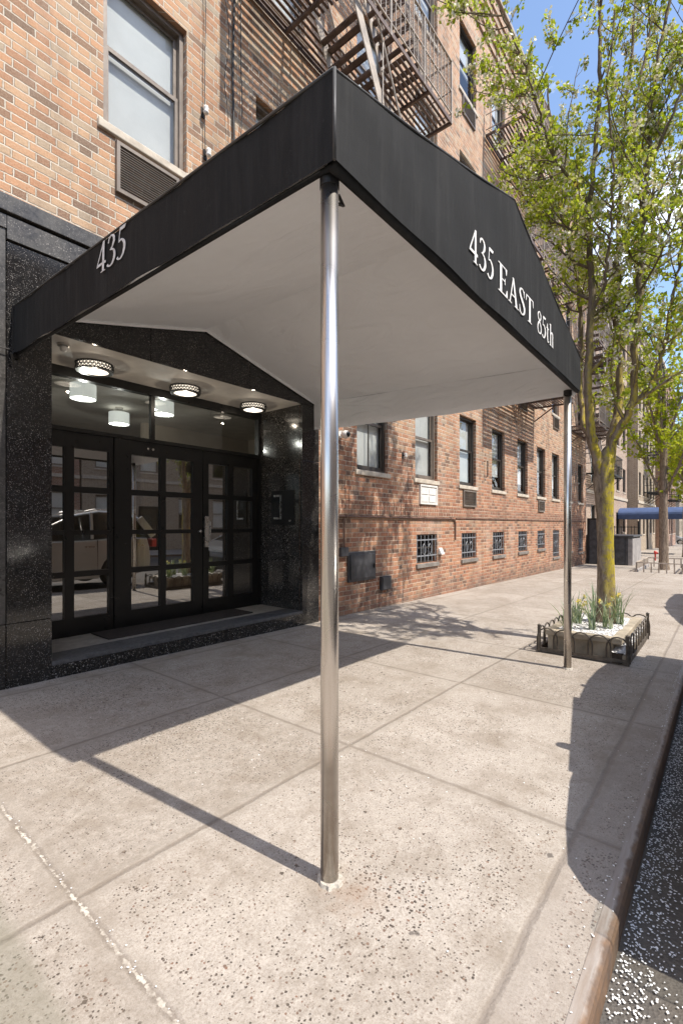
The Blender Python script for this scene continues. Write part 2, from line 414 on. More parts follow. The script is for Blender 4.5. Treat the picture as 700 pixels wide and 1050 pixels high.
def glass_mat(name,tint=(.75,.78,.78),ior=1.6,rough=.0,refl=(1,1,1)):
    t=NT(name); p=t.obj()
    ge=t.n('ShaderNodeNewGeometry'); dp=t.n('ShaderNodeVectorMath',operation='DOT_PRODUCT'); t.t.links.new(ge.outputs['Normal'],dp.inputs[0]); t.t.links.new(ge.outputs['Incoming'],dp.inputs[1])
    c=t.math('SUBTRACT',1.0,t.math('ABSOLUTE',dp.outputs['Value'])); r0=((ior-1)/(ior+1))**2
    fr=t.math('MULTIPLY_ADD',t.math('POWER',c,5.0),1-r0,r0)
    tr=t.n('ShaderNodeBsdfTransparent'); tr.inputs[0].default_value=c4(tint)
    gl=t.n('ShaderNodeBsdfGlossy'); gl.inputs[0].default_value=c4(refl); gl.inputs[1].default_value=rough
    nm=t.bump(t.noise(p,1.1,2),.05,.01); t.t.links.new(nm,gl.inputs['Normal'])
    mx=t.n('ShaderNodeMixShader'); t.t.links.new(fr,mx.inputs[0]); t.t.links.new(tr.outputs[0],mx.inputs[1]); t.t.links.new(gl.outputs[0],mx.inputs[2])
    return t.done(mx.outputs[0])
M['glass']=glass_mat('window_glass',(.93,.95,.95),1.55)
M['door_glass']=glass_mat('tinted_door_glass',(.20,.19,.18),3.6)
M['transom_glass']=glass_mat('transom_glass_tint',(.62,.60,.57),1.7)
M['car_glass']=glass_mat('car_glass',(.12,.13,.13),1.7)

def emis(name,col,st,base=(.8,.8,.8)):
    t=NT(name); p=t.obj()
    f=t.rng(t.noise(p,3,2),.3,.7,st*.9,st*1.1)
    return t.done(t.bsdf(c4(base),.6,0,None,Emission_Color=c4(col),Emission_Strength=f))
M['lamp']=emis('lit_glass_diffuser',(1,.87,.70),.7)
M['lamp_cool']=emis('lit_drum_shade',(.90,1,.97),.38,(.6,.62,.6))
M['lamp_under']=emis('lit_drum_diffuser',(.95,1,.97),1.0)

def paint_car(name,col):
    t=NT(name); p=t.obj()
    return t.done(t.bsdf(t.mix(t.rng(t.noise(p,2,3),.3,.7,0,1),c4(col),c4(tuple(x*.85 for x in col))),.32,.55,None,Coat_Weight=1.0,Coat_Roughness=.04))
M['car_silver']=paint_car('silver_car_paint',(.55,.54,.52))
M['car_dark']=paint_car('graphite_car_paint',(.07,.075,.085))

def bark_mat(name,moss=True):
    t=NT(name); p=t.pos(); x,y,z=t.sep(p)[:3]
    sv=t.comb(t.math('MULTIPLY',x,1.0),t.math('MULTIPLY',y,1.0),t.math('MULTIPLY',z,.28))
    n=t.noise(sv,26,5,.7,.4)
    c=t.ramp(n,[(.3,(.10,.075,.055)),(.5,(.24,.185,.14)),(.7,(.38,.31,.24))])
    if moss:
        ge=t.n('ShaderNodeNewGeometry'); nx=t.sep(ge.outputs['Normal'])
        side=t.math('ADD',t.math('MULTIPLY',nx[0],.45),t.math('MULTIPLY',nx[1],-.9))   # lichen on the street side
        m=t.rng(t.math('ADD',side,t.rng(t.noise(p,9,4,.7),.3,.7,-.35,.35)),-.62,-.1,0,1)
        m=t.math('MULTIPLY',m,t.rng(z,2.0,3.6,1,.12))
        m=t.math('MULTIPLY',m,t.rng(z,.35,.75,.15,1))
        m=t.math('MULTIPLY',m,t.rng(n,.36,.48,.25,1)); m=t.math('MULTIPLY',m,t.rng(t.noise(p,22,4,.75),.36,.52,.2,1))
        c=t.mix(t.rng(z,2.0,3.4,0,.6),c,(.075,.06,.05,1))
        mc=t.mix(t.noise(p,45,3),(.62,.48,.02,1),(.34,.28,.03,1))
        c=t.mix(t.math('MULTIPLY',m,.92),c,mc)
    nm=t.bump(n,1.0,.02)
    return t.done(t.bsdf(c,.9,0,nm,spec=.2))
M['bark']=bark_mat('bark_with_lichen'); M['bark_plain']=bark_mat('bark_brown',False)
def leaf_mat(name,stops,trans=.45):
    t=NT(name); ge=t.n('ShaderNodeNewGeometry')
    c=t.ramp(ge.outputs['Random Per Island'],stops)
    b=t.bsdf(c,.5,0,None,spec=.35)
    tr=t.n('ShaderNodeBsdfTranslucent'); t.t.links.new(t.mix(.5,c,(.45,.55,.03,1),'MIX'),tr.inputs[0])
    mx=t.n('ShaderNodeMixShader'); mx.inputs[0].default_value=trans
    t.t.links.new(b,mx.inputs[1]); t.t.links.new(tr.outputs[0],mx.inputs[2])
    return t.done(mx.outputs[0])
M['leaf']=leaf_mat('spring_leaves',[(0,(.09,.15,.012)),(.22,(.22,.31,.02)),(.5,(.42,.48,.03)),(.82,(.60,.60,.08)),(.95,(.66,.62,.28)),(1,(.45,.25,.08))])
M['leaf_yel']=leaf_mat('yellow_green_leaves',[(0,(.20,.28,.01)),(.5,(.40,.46,.02)),(1,(.58,.52,.04))],.5)
M['blossom']=leaf_mat('pear_blossom',[(0,(.70,.66,.55)),(.6,(.86,.83,.74)),(1,(.66,.52,.38))],.25)
M['blade']=leaf_mat('daffodil_leaf',[(0,(.14,.20,.12)),(.6,(.30,.36,.27)),(1,(.42,.44,.30))],.25)
M['flower']=leaf_mat('daffodil_petal',[(0,(.75,.50,.04)),(.6,(.78,.62,.12)),(1,(.78,.76,.6))],.25)

# ------------------------------------------------------------------ letters (hand-cut serif shapes)
def catmull(P,n=8):
    out=[]
    for i in range(len(P)-1):
        p0=P[max(0,i-1)];p1=P[i];p2=P[i+1];p3=P[min(len(P)-1,i+2)]
        for k in range(n):
            t=k/n
            out.append(tuple(.5*((2*b)+(-a+c)*t+(2*a-5*b+4*c-d)*t*t+(-a+3*b-3*c+d)*t**3) for a,b,c,d in zip(p0,p1,p2,p3)))
    out.append(P[-1]); return out
# each glyph: list of ('r',[(x,y,w)...]) ribbons and ('p',[(x,y)...]) polygons; cap height 1
G={
'4':(.56,[('p',[(.34,0),(.45,0),(.45,1),(.37,1),(.34,.94)]),('r',[(.39,.98,.045),(.04,.30,.045)]),('p',[(.0,.24),(.54,.24),(.54,.32),(.03,.32)]),('p',[(.26,0),(.53,0),(.53,.025),(.26,.025)])]),
'3':(.50,[('r',[(.06,.80,.04),(.10,.92,.06),(.22,.975,.05),(.35,.90,.09),(.37,.76,.11),(.28,.60,.06),(.17,.535,.03)]),('r',[(.17,.535,.03),(.32,.50,.06),(.41,.38,.10),(.41,.22,.12),(.31,.07,.08),(.17,.02,.05),(.05,.07,.07),(.03,.10,.09)])]),
'5':(.48,[('p',[(.12,.90),(.38,.90),(.45,1.0),(.14,1.0)]),('r',[(.14,.98,.035),(.085,.57,.035)]),('r',[(.085,.57,.035),(.22,.60,.06),(.36,.48,.10),(.39,.30,.12),(.31,.11,.09),(.17,.02,.05),(.05,.06,.07),(.02,.10,.085)])]),
'E':(.62,[('p',[(.10,0),(.23,0),(.23,1),(.10,1)]),('p',[(.0,.0),(.60,.0),(.56,.05),(.0,.04)]),('p',[(.0,.96),(.56,.96),(.56,1),(.0,1)]),('p',[(.51,.78),(.54,.78),(.57,1),(.46,.97)]),('p',[(.56,.26),(.595,.26),(.60,0),(.48,.04)]),('p',[(.2,.49),(.45,.49),(.45,.53),(.2,.53)]),('p',[(.42,.40),(.455,.40),(.455,.62),(.42,.62)])]),
'A':(.74,[('r',[(.36,1.0,.05),(.11,.02,.045)]),('p',[(.30,1.0),(.40,1.0),(.66,.02),(.53,.02)]),('p',[(.18,.32),(.54,.32),(.54,.365),(.18,.365)]),('p',[(.0,0),(.24,0),(.24,.03),(.0,.03)]),('p',[(.45,0),(.74,0),(.74,.03),(.45,.03)])]),
'S':(.50,[('r',[(.40,.78,.03),(.36,.92,.05),(.24,.985,.045),(.11,.92,.07),(.07,.77,.10),(.16,.62,.12),(.32,.46,.13),(.42,.30,.12),(.40,.12,.08),(.27,.015,.045),(.11,.05,.05),(.04,.25,.03)]),('p',[(.385,.72),(.415,.72),(.425,.99),(.395,.97)]),('p',[(.03,.0),(.06,.02),(.055,.30),(.025,.30)])]),
'T':(.64,[('p',[(.26,0),(.39,0),(.39,1),(.26,1)]),('p',[(.02,.955),(.63,.955),(.63,1),(.02,1)]),('p',[(.0,.74),(.03,.74),(.09,.97),(.02,1)]),('p',[(.62,.74),(.65,.74),(.63,1),(.56,.97)]),('p',[(.16,0),(.49,0),(.49,.03),(.16,.03)])]),
'8':(.50,[('r',[(.25,.56,.06),(.10,.68,.075),(.08,.84,.075),(.24,.975,.045),(.39,.86,.07),(.38,.70,.06),(.25,.56,.08),(.09,.40,.08),(.04,.22,.09),(.10,.06,.07),(.24,.02,.045),(.39,.08,.08),(.43,.24,.09),(.38,.40,.09),(.25,.56,.06)])]),
't':(.34,[('r',[(.13,.86,.02),(.13,.64,.09),(.13,.18,.10),(.19,.035,.07),(.31,.08,.03)]),('p',[(.0,.62),(.30,.62),(.30,.665),(.0,.665)]),('p',[(.0,.62),(.13,.86),(.15,.86),(.15,.62)])]),
'h':(.52,[('p',[(.07,0),(.17,0),(.17,1.02),(.0,.98),(.0,.955),(.07,.95)]),('r',[(.16,.52,.03),(.25,.64,.06),(.37,.62,.10),(.40,.48,.10),(.40,.02,.10)]),('p',[(.0,0),(.24,0),(.24,.028),(.0,.028)]),('p',[(.32,0),(.50,0),(.50,.028),(.32,.028)])]),
}
def text_mesh(mb,string,origin,right,up,height,nrm,depth=.0015,space=.10,slant=0.0,wmul=1.0,heights=None,width=None):
    adv=0; tot=0
    for i,ch in enumerate(string):
        h=heights[i] if heights else 1
        tot+= .30 if ch==' ' else (G[ch][0]+space)*h
    k=(width/(tot*height)) if width else 1.0
    o=Vector(origin); r=Vector(right); u=Vector(up); n=Vector(nrm)
    lift=0
    def put(poly):
        nonlocal lift
        lift+=1
        dz=depth+ (lift%7)*.00012
        pts=[o+r*((adv+(x+slant*y)*h)*height*k)+u*(y*h*height) for x,y in poly]
        b=len(mb.v); m=len(pts)
        mb.v+=[tuple(p+n*dz) for p in pts]+[tuple(p+n*.0002) for p in pts]
        mb.f.append(tuple(b+i for i in range(m))); mb.m.append(mb.mi); mb.uv.append(None)
        for i in range(m):
            j=(i+1)%m
            mb.f.append((b+i,b+j,b+m+j,b+m+i)); mb.m.append(mb.mi); mb.uv.append(None)
    for i,ch in enumerate(string):
        h=heights[i] if heights else 1
        if ch==' ': adv+=.30; continue
        w,parts=G[ch]
        for kind,P in parts:
            if kind=='p': put(P)
            else:
                Q=catmull(P) if len(P)>2 else P
                for a,b in zip(Q[:-1],Q[1:]):
                    d=Vector((b[0]-a[0],b[1]-a[1])); L=d.length
                    if L<1e-6: continue
                    d/=L; nn=Vector((-d.y,d.x)); e=d*.012
                    wa=a[2]*wmul/2; wb=b[2]*wmul/2
                    A=Vector(a[:2])-e; B=Vector(b[:2])+e
                    put([tuple(A-nn*wa),tuple(B-nn*wb),tuple(B+nn*wb),tuple(A+nn*wa)])
        adv+=(w+space)*h

# ------------------------------------------------------------------ ground, kerb, road
def sheet(name,xs,ys,zf,mat):
    mb=MB()
    for i in range(len(xs)-1):
        for j in range(len(ys)-1):
            mb.face([(xs[i],ys[j],zf(xs[i])),(xs[i+1],ys[j],zf(xs[i+1])),(xs[i+1],ys[j+1],zf(xs[i+1])),(xs[i],ys[j+1],zf(xs[i]))])
    return tag(mb.build(name,mat,fixn=False),kind='structure')
XS=[-400,-60,-12]+[x for x in range(-10,71,4)]+[120,400]
XS=sorted(set(XS))
XB=[x for x in XS if -60<=x<=70]
sheet('ground',XS,[-300,-60,60,300],lambda x:gz(x)-.22,M['asphalt'])
sheet('sidewalk',XB,[.297,1.6,2.8,4.6],lambda x:gz(x),M['concrete'])
sheet('road',XB,[-9.75,-5,0,.25],lambda x:gz(x)-.085,M['asphalt'])
sheet('opposite_sidewalk',XB,[-14.2,-12,-9.75],lambda x:gz(x),M['concrete'])
mb=MB()
for a,b in zip(XB[:-1],XB[1:]):
    # stone strip and steel nosing, rounded lip
    pr=[(.297,.002),(.27,.002),(.256,-.004),(.250,-.016),(.250,-.2)]
    for (y0,z0),(y1,z1) in zip(pr[:-1],pr[1:]):
        mb.face([(a,y0,gz(a)+z0),(b,y0,gz(b)+z0),(b,y1,gz(b)+z1),(a,y1,gz(a)+z1)])
tag(mb.build('curb',M['curb']),kind='structure')
mb=MB()
for a,b in zip(XB[:-1],XB[1:]):
    mb.face([(a,-9.75,gz(a)),(b,-9.75,gz(b)),(b,-9.75,gz(b)-.2),(a,-9.75,gz(a)-.2)])
tag(mb.build('curb_opposite',M['curb']),kind='structure')

# fallen petals: far too many to count
rs=np.random.RandomState(3)
mb=MB()
def petal(x,y,z,s):
    a=rs.uniform(0,6.28); ti=rs.uniform(-.25,.25); u=Vector((math.cos(a),math.sin(a),ti))*s; v=Vector((-math.sin(a),math.cos(a),rs.uniform(-.2,.2)))*s*rs.uniform(.55,.9)
    c=Vector((x,y,z+.003+abs(ti)*s))
    mb.face([c-u,c-u*.2-v,c+u*.8-v*.5,c+u,c+u*.3+v,c-u*.6+v*.7])
for i in range(6500):
    x=1.2+rs.gamma(1.5,2.6) ; y=.243-abs(rs.normal(0,.085))
    if rs.rand()<.16: y=.25-rs.uniform(0,.9)
    petal(x,y,gz(x)-.082,rs.uniform(.0022,.0046))
for i in range(1500):
    x=rs.uniform(1.2,9); y=.30+rs.normal(0,.015) if rs.rand()<.15 else rs.uniform(.27,3.9)
    petal(x,y,gz(x)+.001,rs.uniform(.002,.0042))
for i in range(120):
    x=.62+rs.normal(0,.012); y=rs.uniform(.4,3.2); petal(x,y,gz(x)+.001,rs.uniform(.0015,.0035))
tag(mb.build('fallen_petals',M['petal'],fixn=False),'white pear petals scattered along the gutter and sidewalk','petals',kind='stuff')

# ------------------------------------------------------------------ walls with real openings
def wall_mesh(mb,x0,x1,z0,z1,holes,y,sgn,depth,brick=0,inner=1):
    """holes: (x0,x1,z0,z1). sgn=-1: outside looks to -Y; reveals go back by depth"""
    xs=sorted(set([x0,x1]+[h[0] for h in holes]+[h[1] for h in holes]))
    zs=sorted(set([z0,z1]+[h[2] for h in holes]+[h[3] for h in holes]))
    xs=[x for x in xs if x0<=x<=x1]; zs=[z for z in zs if z0<=z<=z1]
    mb.mi=brick
    for i in range(len(xs)-1):
        # merge vertically
        run=None
        for j in range(len(zs)-1):
            cx=(xs[i]+xs[i+1])/2; cz=(zs[j]+zs[j+1])/2
            hol=any(h[0]<cx<h[1] and h[2]<cz<h[3] for h in holes)
            if hol:
                if run is not None: emit(mb,xs[i],xs[i+1],run,zs[j],y)
                run=None
            elif run is None: run=zs[j]
        if run is not None: emit(mb,xs[i],xs[i+1],run,zs[-1],y)
    for h in holes:
        a,b,c,d=h[:4]; yb=y-sgn*depth
        for P in ([(a,y,c),(a,yb,c),(a,yb,d),(a,y,d)],[(b,y,c),(b,yb,c),(b,yb,d),(b,y,d)],[(a,y,c),(b,y,c),(b,yb,c),(a,yb,c)],[(a,y,d),(b,y,d),(b,yb,d),(a,yb,d)]):
            mb.mi=brick
            mb.face(P,[(p[0]+p[1]*sgn*-1,p[2]) for p in P])
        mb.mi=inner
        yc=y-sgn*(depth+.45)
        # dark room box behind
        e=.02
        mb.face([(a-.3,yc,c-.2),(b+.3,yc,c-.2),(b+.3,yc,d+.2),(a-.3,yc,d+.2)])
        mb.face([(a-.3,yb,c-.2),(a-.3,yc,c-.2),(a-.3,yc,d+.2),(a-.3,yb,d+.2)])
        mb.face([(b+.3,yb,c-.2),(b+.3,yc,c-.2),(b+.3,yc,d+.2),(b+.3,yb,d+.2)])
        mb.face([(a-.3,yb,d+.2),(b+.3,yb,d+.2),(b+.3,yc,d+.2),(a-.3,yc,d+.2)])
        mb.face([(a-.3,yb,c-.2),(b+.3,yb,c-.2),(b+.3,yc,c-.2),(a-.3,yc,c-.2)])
        mb.mi=brick
def emit(mb,a,b,c,d,y): mb.face([(a,y,c),(b,y,c),(b,y,d),(a,y,d)],[(a,c),(b,c),(b,d),(a,d)])

def make_window(w,h,sgn,root,fm,shade=1.0,grid=False,sill='stone',depth=.10):
    """sash window, origin at lower left of the opening on the wall face; local +y goes into the wall"""
    s=-sgn
    def B(mb,x0,x1,y0,y1,z0,z1): mb.box(x0,x1,y0*s,y1*s,z0,z1)
    f=MB(); t=.045; y0=depth-.045; y1=depth+.02
    B(f,.001,t,y0,y1,.001,h-.001); B(f,w-t,w-.001,y0,y1,.001,h-.001); B(f,t,w-t,y0,y1,h-t,h-.001); B(f,t,w-t,y0,y1,.001,t*.8)
    mid=h*.52; q=.035
    # lower sash in front
    yl=depth-.02; 
    B(f,t,t+q,yl,yl+.025,t*.8,mid+.02); B(f,w-t-q,w-t,yl,yl+.025,t*.8,mid+.02); B(f,t+q,w-t-q,yl,yl+.025,mid-.02,mid+.02); B(f,t+q,w-t-q,yl,yl+.025,t*.8,t*.8+.05)
    yu=depth+.008
    B(f,t,t+q,yu,yu+.02,mid+.02,h-t); B(f,w-t-q,w-t,yu,yu+.02,mid+.02,h-t); B(f,t+q,w-t-q,yu,yu+.02,h-t-q,h-t); B(f,t+q,w-t-q,yu,yu+.02,mid-.015,mid+.018)
    if grid:
        B(f,w/2-.008,w/2+.008,yl+.002,yl+.018,t*.8,mid); B(f,w/2-.008,w/2+.008,yu+.002,yu+.016,mid,h-t)
    o=f.build('window',fm,root)
    p=MB(); p.face([(t+q,(yl+.012)*s,t*.8),(w-t-q,(yl+.012)*s,t*.8),(w-t-q,(yl+.012)*s,mid),(t+q,(yl+.012)*s,mid)]); p.build('pane',M['glass'],o,fixn=False)
    p=MB(); p.face([(t+q,(yu+.010)*s,mid),(w-t-q,(yu+.010)*s,mid),(w-t-q,(yu+.010)*s,h-t),(t+q,(yu+.010)*s,h-t)]); p.build('pane',M['glass'],o,fixn=False)
    if shade>0:
        p=MB(); zb=h-t-(h-t)*shade
        n=max(3,int((h-zb)/.028)); 
        for k in range(n):     # slatted blind
            z=zb+(h-.01-zb)*k/n; dz=(h-.01-zb)/n
            p.face([(t*.8,(depth+.060)*s,z),(w-t*.8,(depth+.060)*s,z),(w-t*.8,(depth+.052)*s,z+dz*.99),(t*.8,(depth+.052)*s,z+dz*.99)])
        p.build('blind',M['shade'],o,fixn=False)
    if sill:
        g=MB(); B(g,-.05,w+.05,-.03,depth-.05,-.075,-.002); g.build('sill',M[sill],o,bevel=.008)
    return o

def louvre(x,z,w,h,y,root,mat,panels=False):
    o=MB()
    o.box(x,x+w,y-.035,y+.02,z,z+.03);o.box(x,x+w,y-.035,y+.02,z+h-.03,z+h);o.box(x,x+.03,y-.035,y+.02,z+.03,z+h-.03);o.box(x+w-.03,x+w,y-.035,y+.02,z+.03,z+h-.03)
    if panels:
        for i in range(2):
            for j in range(2):
                cx=x+.045+i*(w-.08)/2; cz=z+.045+j*(h-.08)/2
                o.box(cx,cx+(w-.14)/2,y-.03,y-.005,cz,cz+(h-.14)/2)
        o.box(x+.03,x+w-.03,y-.02,y-.008,z+.03,z+h-.03)
    else:
        n=int((h-.06)/.022)
        for k in range(n):
            zz=z+.035+(h-.07)*k/n
            o.hexa([(x+.03,y-.03,zz),(x+w-.03,y-.03,zz),(x+w-.03,y+.0,zz+.010),(x+.03,y,zz+.010),(x+.03,y-.03,zz+.004),(x+w-.03,y-.03,zz+.004),(x+w-.03,y,zz+.014),(x+.03,y,zz+.014)])
    return o.build('air_vent',mat,root)

# ------------------------------------------------------------------ the main brick building
WY=4.10
root=empty('apartment_building','long five-storey red brick apartment building with rows of sash windows over the sidewalk','building',(0,0,0))
cols=[-5.0,-3.3,-1.5,.1,1.81,3.49,5.37,7.01,8.75,10.43,12.12,13.73,15.22,16.85,18.50]
WW=.80; WH=1.42
holes=[]; wins=[]
PX0,PX1,PZ=.30,4.50,3.50     # granite portal extent
for fl in range(4):
    zs=2.0+2.665*fl-(.0 if fl==0 else .02)
    for c in cols:
        if fl==0 and PX0-1<c<PX1: continue
        holes.append((c,c+WW,zs,zs+WH)); wins.append((c,zs,fl))
base=[(7.06,.52,.74),(8.84,.50,.72),(10.48,.49,.72),(12.19,.50,.70),(13.78,.51,.70),(15.33,.19,.70),(16.95,.3,.70),(18.59,.19,.70)]
for x,z,w in base: holes.append((x,x+w,z,1.03))
vest=(1.40,4.19,-.5,2.70)
mb=MB()
wall_mesh(mb,-7,19.8,-.9,13.4,[h for h in holes],WY,-1,.13)
# cut of the vestibule: rebuild wall without the quads that cover it
keep=[(f,m,u) for f,m,u in zip(mb.f,mb.m,mb.uv)]
mb2=MB()
wall_mesh(mb2,-7,19.8,-.9,13.4,[h for h in holes]+[vest],WY,-1,.0)
nb=MB(); nb.v=mb2.v; 
F=[];
for f,m,u in zip(mb2.f,mb2.m,mb2.uv):
    ys={round(mb2.v[i][1],4) for i in f}
    if ys=={WY} and m==0 and len({round(mb2.v[i][2],4) for i in f})>1: F.append((f,m,u))
nb.f=[a for a,_,_ in F]; nb.m=[b for _,b,_ in F]; nb.uv=[c for _,_,c in F]
# reveals and rooms from the first pass
for f,m,u in keep:
    ys={round(mb.v[i][1],4) for i in f}
    if ys=={WY}: continue
    b=len(nb.v); nb.v+=[mb.v[i] for i in f]; nb.f.append(tuple(range(b,b+len(f)))); nb.m.append(m); nb.uv.append(u)
nb.mi=0
for P in ([(19.8,WY,-.9),(19.8,16,-.9),(19.8,16,13.4),(19.8,WY,13.4)],[(-7,WY,-.9),(-7,16,-.9),(-7,16,13.4),(-7,WY,13.4)],[(-7,16,-.9),(19.8,16,-.9),(19.8,16,13.4),(-7,16,13.4)]):
    nb.face(P,[(p[0]+p[1],p[2]) for p in P])
nb.build('wall',[M['brick'],M['dark_void']],root,fixn=False)
mb=MB(); mb.box(-7.0,19.8,WY+.25,16,13.1,13.2); mb.build('roof',M['roof'],root)
mb=MB(); mb.box(-7.05,19.85,WY-.06,WY+.3,13.402,13.50); mb.build('coping',M['copper'],root,bevel=.01)
for zb in (11.95,12.22,12.49,12.76,13.03): mb=MB(); mb.box(-7.0,19.8,WY-.035,WY-.001,zb,zb+.065); mb.build('brick_band',M['brick'],root)
# soldier course and stone band at the first floor sill line
mb=MB()
for i in range(220):
    x=4.62+i*.069
    if x>19.7: break
    mb.box(x,x+.059,WY-.006,WY+.01,1.345,1.535)
mb.build('soldier_course',brick_mat('soldier_brick',[(0,(.16,.075,.05)),(.3,(.30,.13,.08)),(.6,(.45,.21,.13)),(1,(.5,.3,.2))]),root)
wr=random.Random(5)
protos={}
def win_inst(kind,fm,shade,grid,sill='stone'):
    key=(kind,shade,grid,sill)
    if key not in protos:
        o=make_window(WW,WH,-1,None,fm,shade,grid,sill); protos[key]=(o,[False]); 
    o,used=protos[key]
    if not used[0]: used[0]=True; return o
    return copy_tree(o)
for c,zs,fl in wins:
    if fl==0: kind='bronze_dark' if c<6 or c>8 else 'bronze'
    else: kind='bronze' if c in (1.81,7.01) or wr.random()<.5 else 'bronze_dark'
    if fl==0: sh={5.37:1.0,7.01:1.0,8.75:1.0,10.43:.75,12.12:.8,13.73:.55}.get(c,wr.choice([.5,.75,1]))
    else: sh=1.0 if c in (1.81,5.37) else wr.choice([.5,1.0,.8])
    o=win_inst(kind,M[kind],sh,fl==0 and c<6,'stone')
    o.location=(c,WY,zs); o.parent=root
# through-wall air conditioner grilles under some windows
louvre(1.91,4.62-.085-.44,.60,.44,WY,root,M['bronze'])
louvre(7.14,1.56,.62,.345,WY,root,M['white_paint'],True)
louvre(8.88,1.57,.62,.335,WY,root,M['bronze'])
louvre(13.82,1.57,.56,.32,WY,root,M['bronze'])
for c,fl in ((8.75,1),(8.75,3),(12.12,2),(15.22,1),(5.37,2),(7.01,2),(8.75,2),(12.12,1)):
    louvre(c+.1,2.0+2.665*fl-.02-.085-.37,.6,.37,WY,root,M['bronze' if fl%2 else 'bronze_dark'])
# barred basement windows
def base_win(x,z,w):
    h=1.03-z
    f=MB()
    f.box(x+.002,x+.03,WY+.07,WY+.11,z,1.028); f.box(x+w-.03,x+w-.002,WY+.07,WY+.11,z,1.028); f.box(x+.03,x+w-.03,WY+.07,WY+.11,1.0,1.028); f.box(x+.03,x+w-.03,WY+.07,WY+.11,z,z+.03)
    f.box(x+.03,x+w-.03,WY+.075,WY+.10,z+h*.5,z+h*.5+.03)
    o=f.build('basement_window',M['bronze_dark'],root)
    p=MB(); p.face([(x+.03,WY+.09,z+.03),(x+w-.03,WY+.09,z+.03),(x+w-.03,WY+.09,1.0),(x+.03,WY+.09,1.0)]); p.build('pane',M['glass'],o,fixn=False)
    g=MB(); yb=WY+.015
    for k in range(6): 
        xx=x+.04+(w-.08)*k/5; g.tube([(xx,yb,z+.02),(xx,yb,1.015)],.007,6)
    for zz in (z+.13,1.03-.10): g.box(x+.005,x+w-.005,yb-.006,yb+.006,zz-.011,zz+.011)
    for cx in (x+w*.36,x+w*.64):
        cz=z+h*.48; pts=[(cx+.055*math.cos(a),yb-.012,cz+.085*math.sin(a)*(1 if abs(math.sin(a))<.9 else 1.15)) for a in [2*math.pi*i/12 for i in range(13)]]
        g.tube(pts,.006,5)
    g.build('window_bars',M['bar_grey'],o)
    s=MB(); s.box(x-.03,x+w+.03,WY-.035,WY+.08,z-.075,z-.003); s.build('sill',M['dirty_stone'],o,bevel=.006)
for a in base: base_win(*a)
# lintel shadows: steel angle over openings

# ------------------------------------------------------------------ granite portal
portal=empty('entrance_portal','polished black granite entrance surround with a step, below the awning','portal',(2.8,4.05,0))
GY=4.05
def gbox(mb,*a): mb.box(*a)
# left pier panels
p=MB(); p.box(PX0,1.095,GY,WY-.002,-.06,.47); p.box(1.101,1.398,GY,WY-.002,-.06,.47); p.build('base_panel',M['granite'],portal,bevel=.002)
p=MB(); p.box(PX0,1.095,GY,WY-.002,.474,3.36); p.build('pier_panel',M['granite_worn'],portal,bevel=.002)
p=MB(); p.box(1.101,1.398,GY,WY-.002,.474,2.698); p.build('pier_panel',M['granite'],portal,bevel=.002)
p=MB(); p.box(4.192,PX1,GY,WY-.002,-.12,.53);p.box(4.192,PX1,GY,WY-.002,.534,2.0);p.box(4.192,PX1,GY,WY-.002,2.004,2.698); p.build('pier_panel',M['granite'],portal,bevel=.002)
# fascia above the opening
p=MB(); p.box(1.101,2.208,GY,WY-.002,2.702,3.27); p.box(2.214,3.36,GY,WY-.002,2.702,3.27); p.box(3.366,PX1,GY,WY-.002,2.702,3.27)
p.build('fascia_panel',M['granite'],portal,bevel=.002)
p=MB(); p.box(1.101,PX1,GY-.012,WY-.002,3.285,3.455); p.build('frieze_panel',M['granite_worn'],portal,bevel=.002)
p=MB(); p.box(PX0-.02,PX1+.02,GY-.03,WY+.02,3.475,3.60); p.build('cornice',M['granite_worn'],portal,bevel=.004)
p=MB(); p.box(PX0,1.098,GY-.010,GY-.0005,3.36,3.455); p.build('frieze_panel',M['granite_worn'],portal)
# reveals (side walls of the vestibule)
DY=4.85
p=MB(); p.box(1.34,1.398,WY,DY+.1,.0,2.698); p.build('side_panel',M['granite'],portal)
p=MB(); p.box(4.192,4.26,WY,DY+.1,.0,2.698); p.build('side_panel',M['granite'],portal)
p=MB(); p.box(1.34,4.26,GY+.03,DY+.1,2.7,2.76); p.build('ceiling',M['ceiling_paint'],portal)
p=MB(); p.box(1.40,4.19,GY+.285,DY+.12,-.15,.128); p.build('floor',M['floor_stone'],portal)
p=MB(); p.box(1.40,4.19,GY-.005,GY+.283,.098,.132); p.build('step_nosing',M['granite_honed'],portal,bevel=.004)
p=MB(); p.box(1.40,4.19,GY+.002,GY+.05,-.15,.097); p.build('step_riser',M['granite'],portal)
settle(portal)

# ------------------------------------------------------------------ doors
doors=empty('entrance_doors','black framed glass entrance doors with small panes and a transom, set back behind the step','door',(2.8,DY,.13))
rows=[(.30,.695),(.75,1.10),(1.145,1.51),(1.57,1.94)]
def leaf(name,x0,x1,cuts,zb=.13,zt=2.09):
    """cuts: list of glass (x0,x1)"""
    f=MB(); y0,y1=DY-.02,DY+.03
    xs=[x0]+[c for g in cuts for c in g]+[x1]
    for i in range(0,len(xs),2): f.box(xs[i],xs[i+1],y0,y1,zb,zt)
    zz=[zb]+[c for r in rows for c in r]+[zt]
    for a,b in cuts:
        for i in range(0,len(zz),2): f.box(a,b,y0+.001,y1-.001,zz[i],zz[i+1])
    o=f.build(name,M['black_metal'],doors)
    p=MB()
    for a,b in cuts: p.face([(a,DY+.006,.30),(b,DY+.006,.30),(b,DY+.006,1.94),(a,DY+.006,1.94)])
    p.build('glazing',M['door_glass'],o,fixn=False)
    return o
leaf('sidelight',1.40,2.235,[(1.46,1.775),(1.86,2.19)])
d1=leaf('door_leaf',2.36,3.285,[(2.42,2.75),(2.815,3.16)])
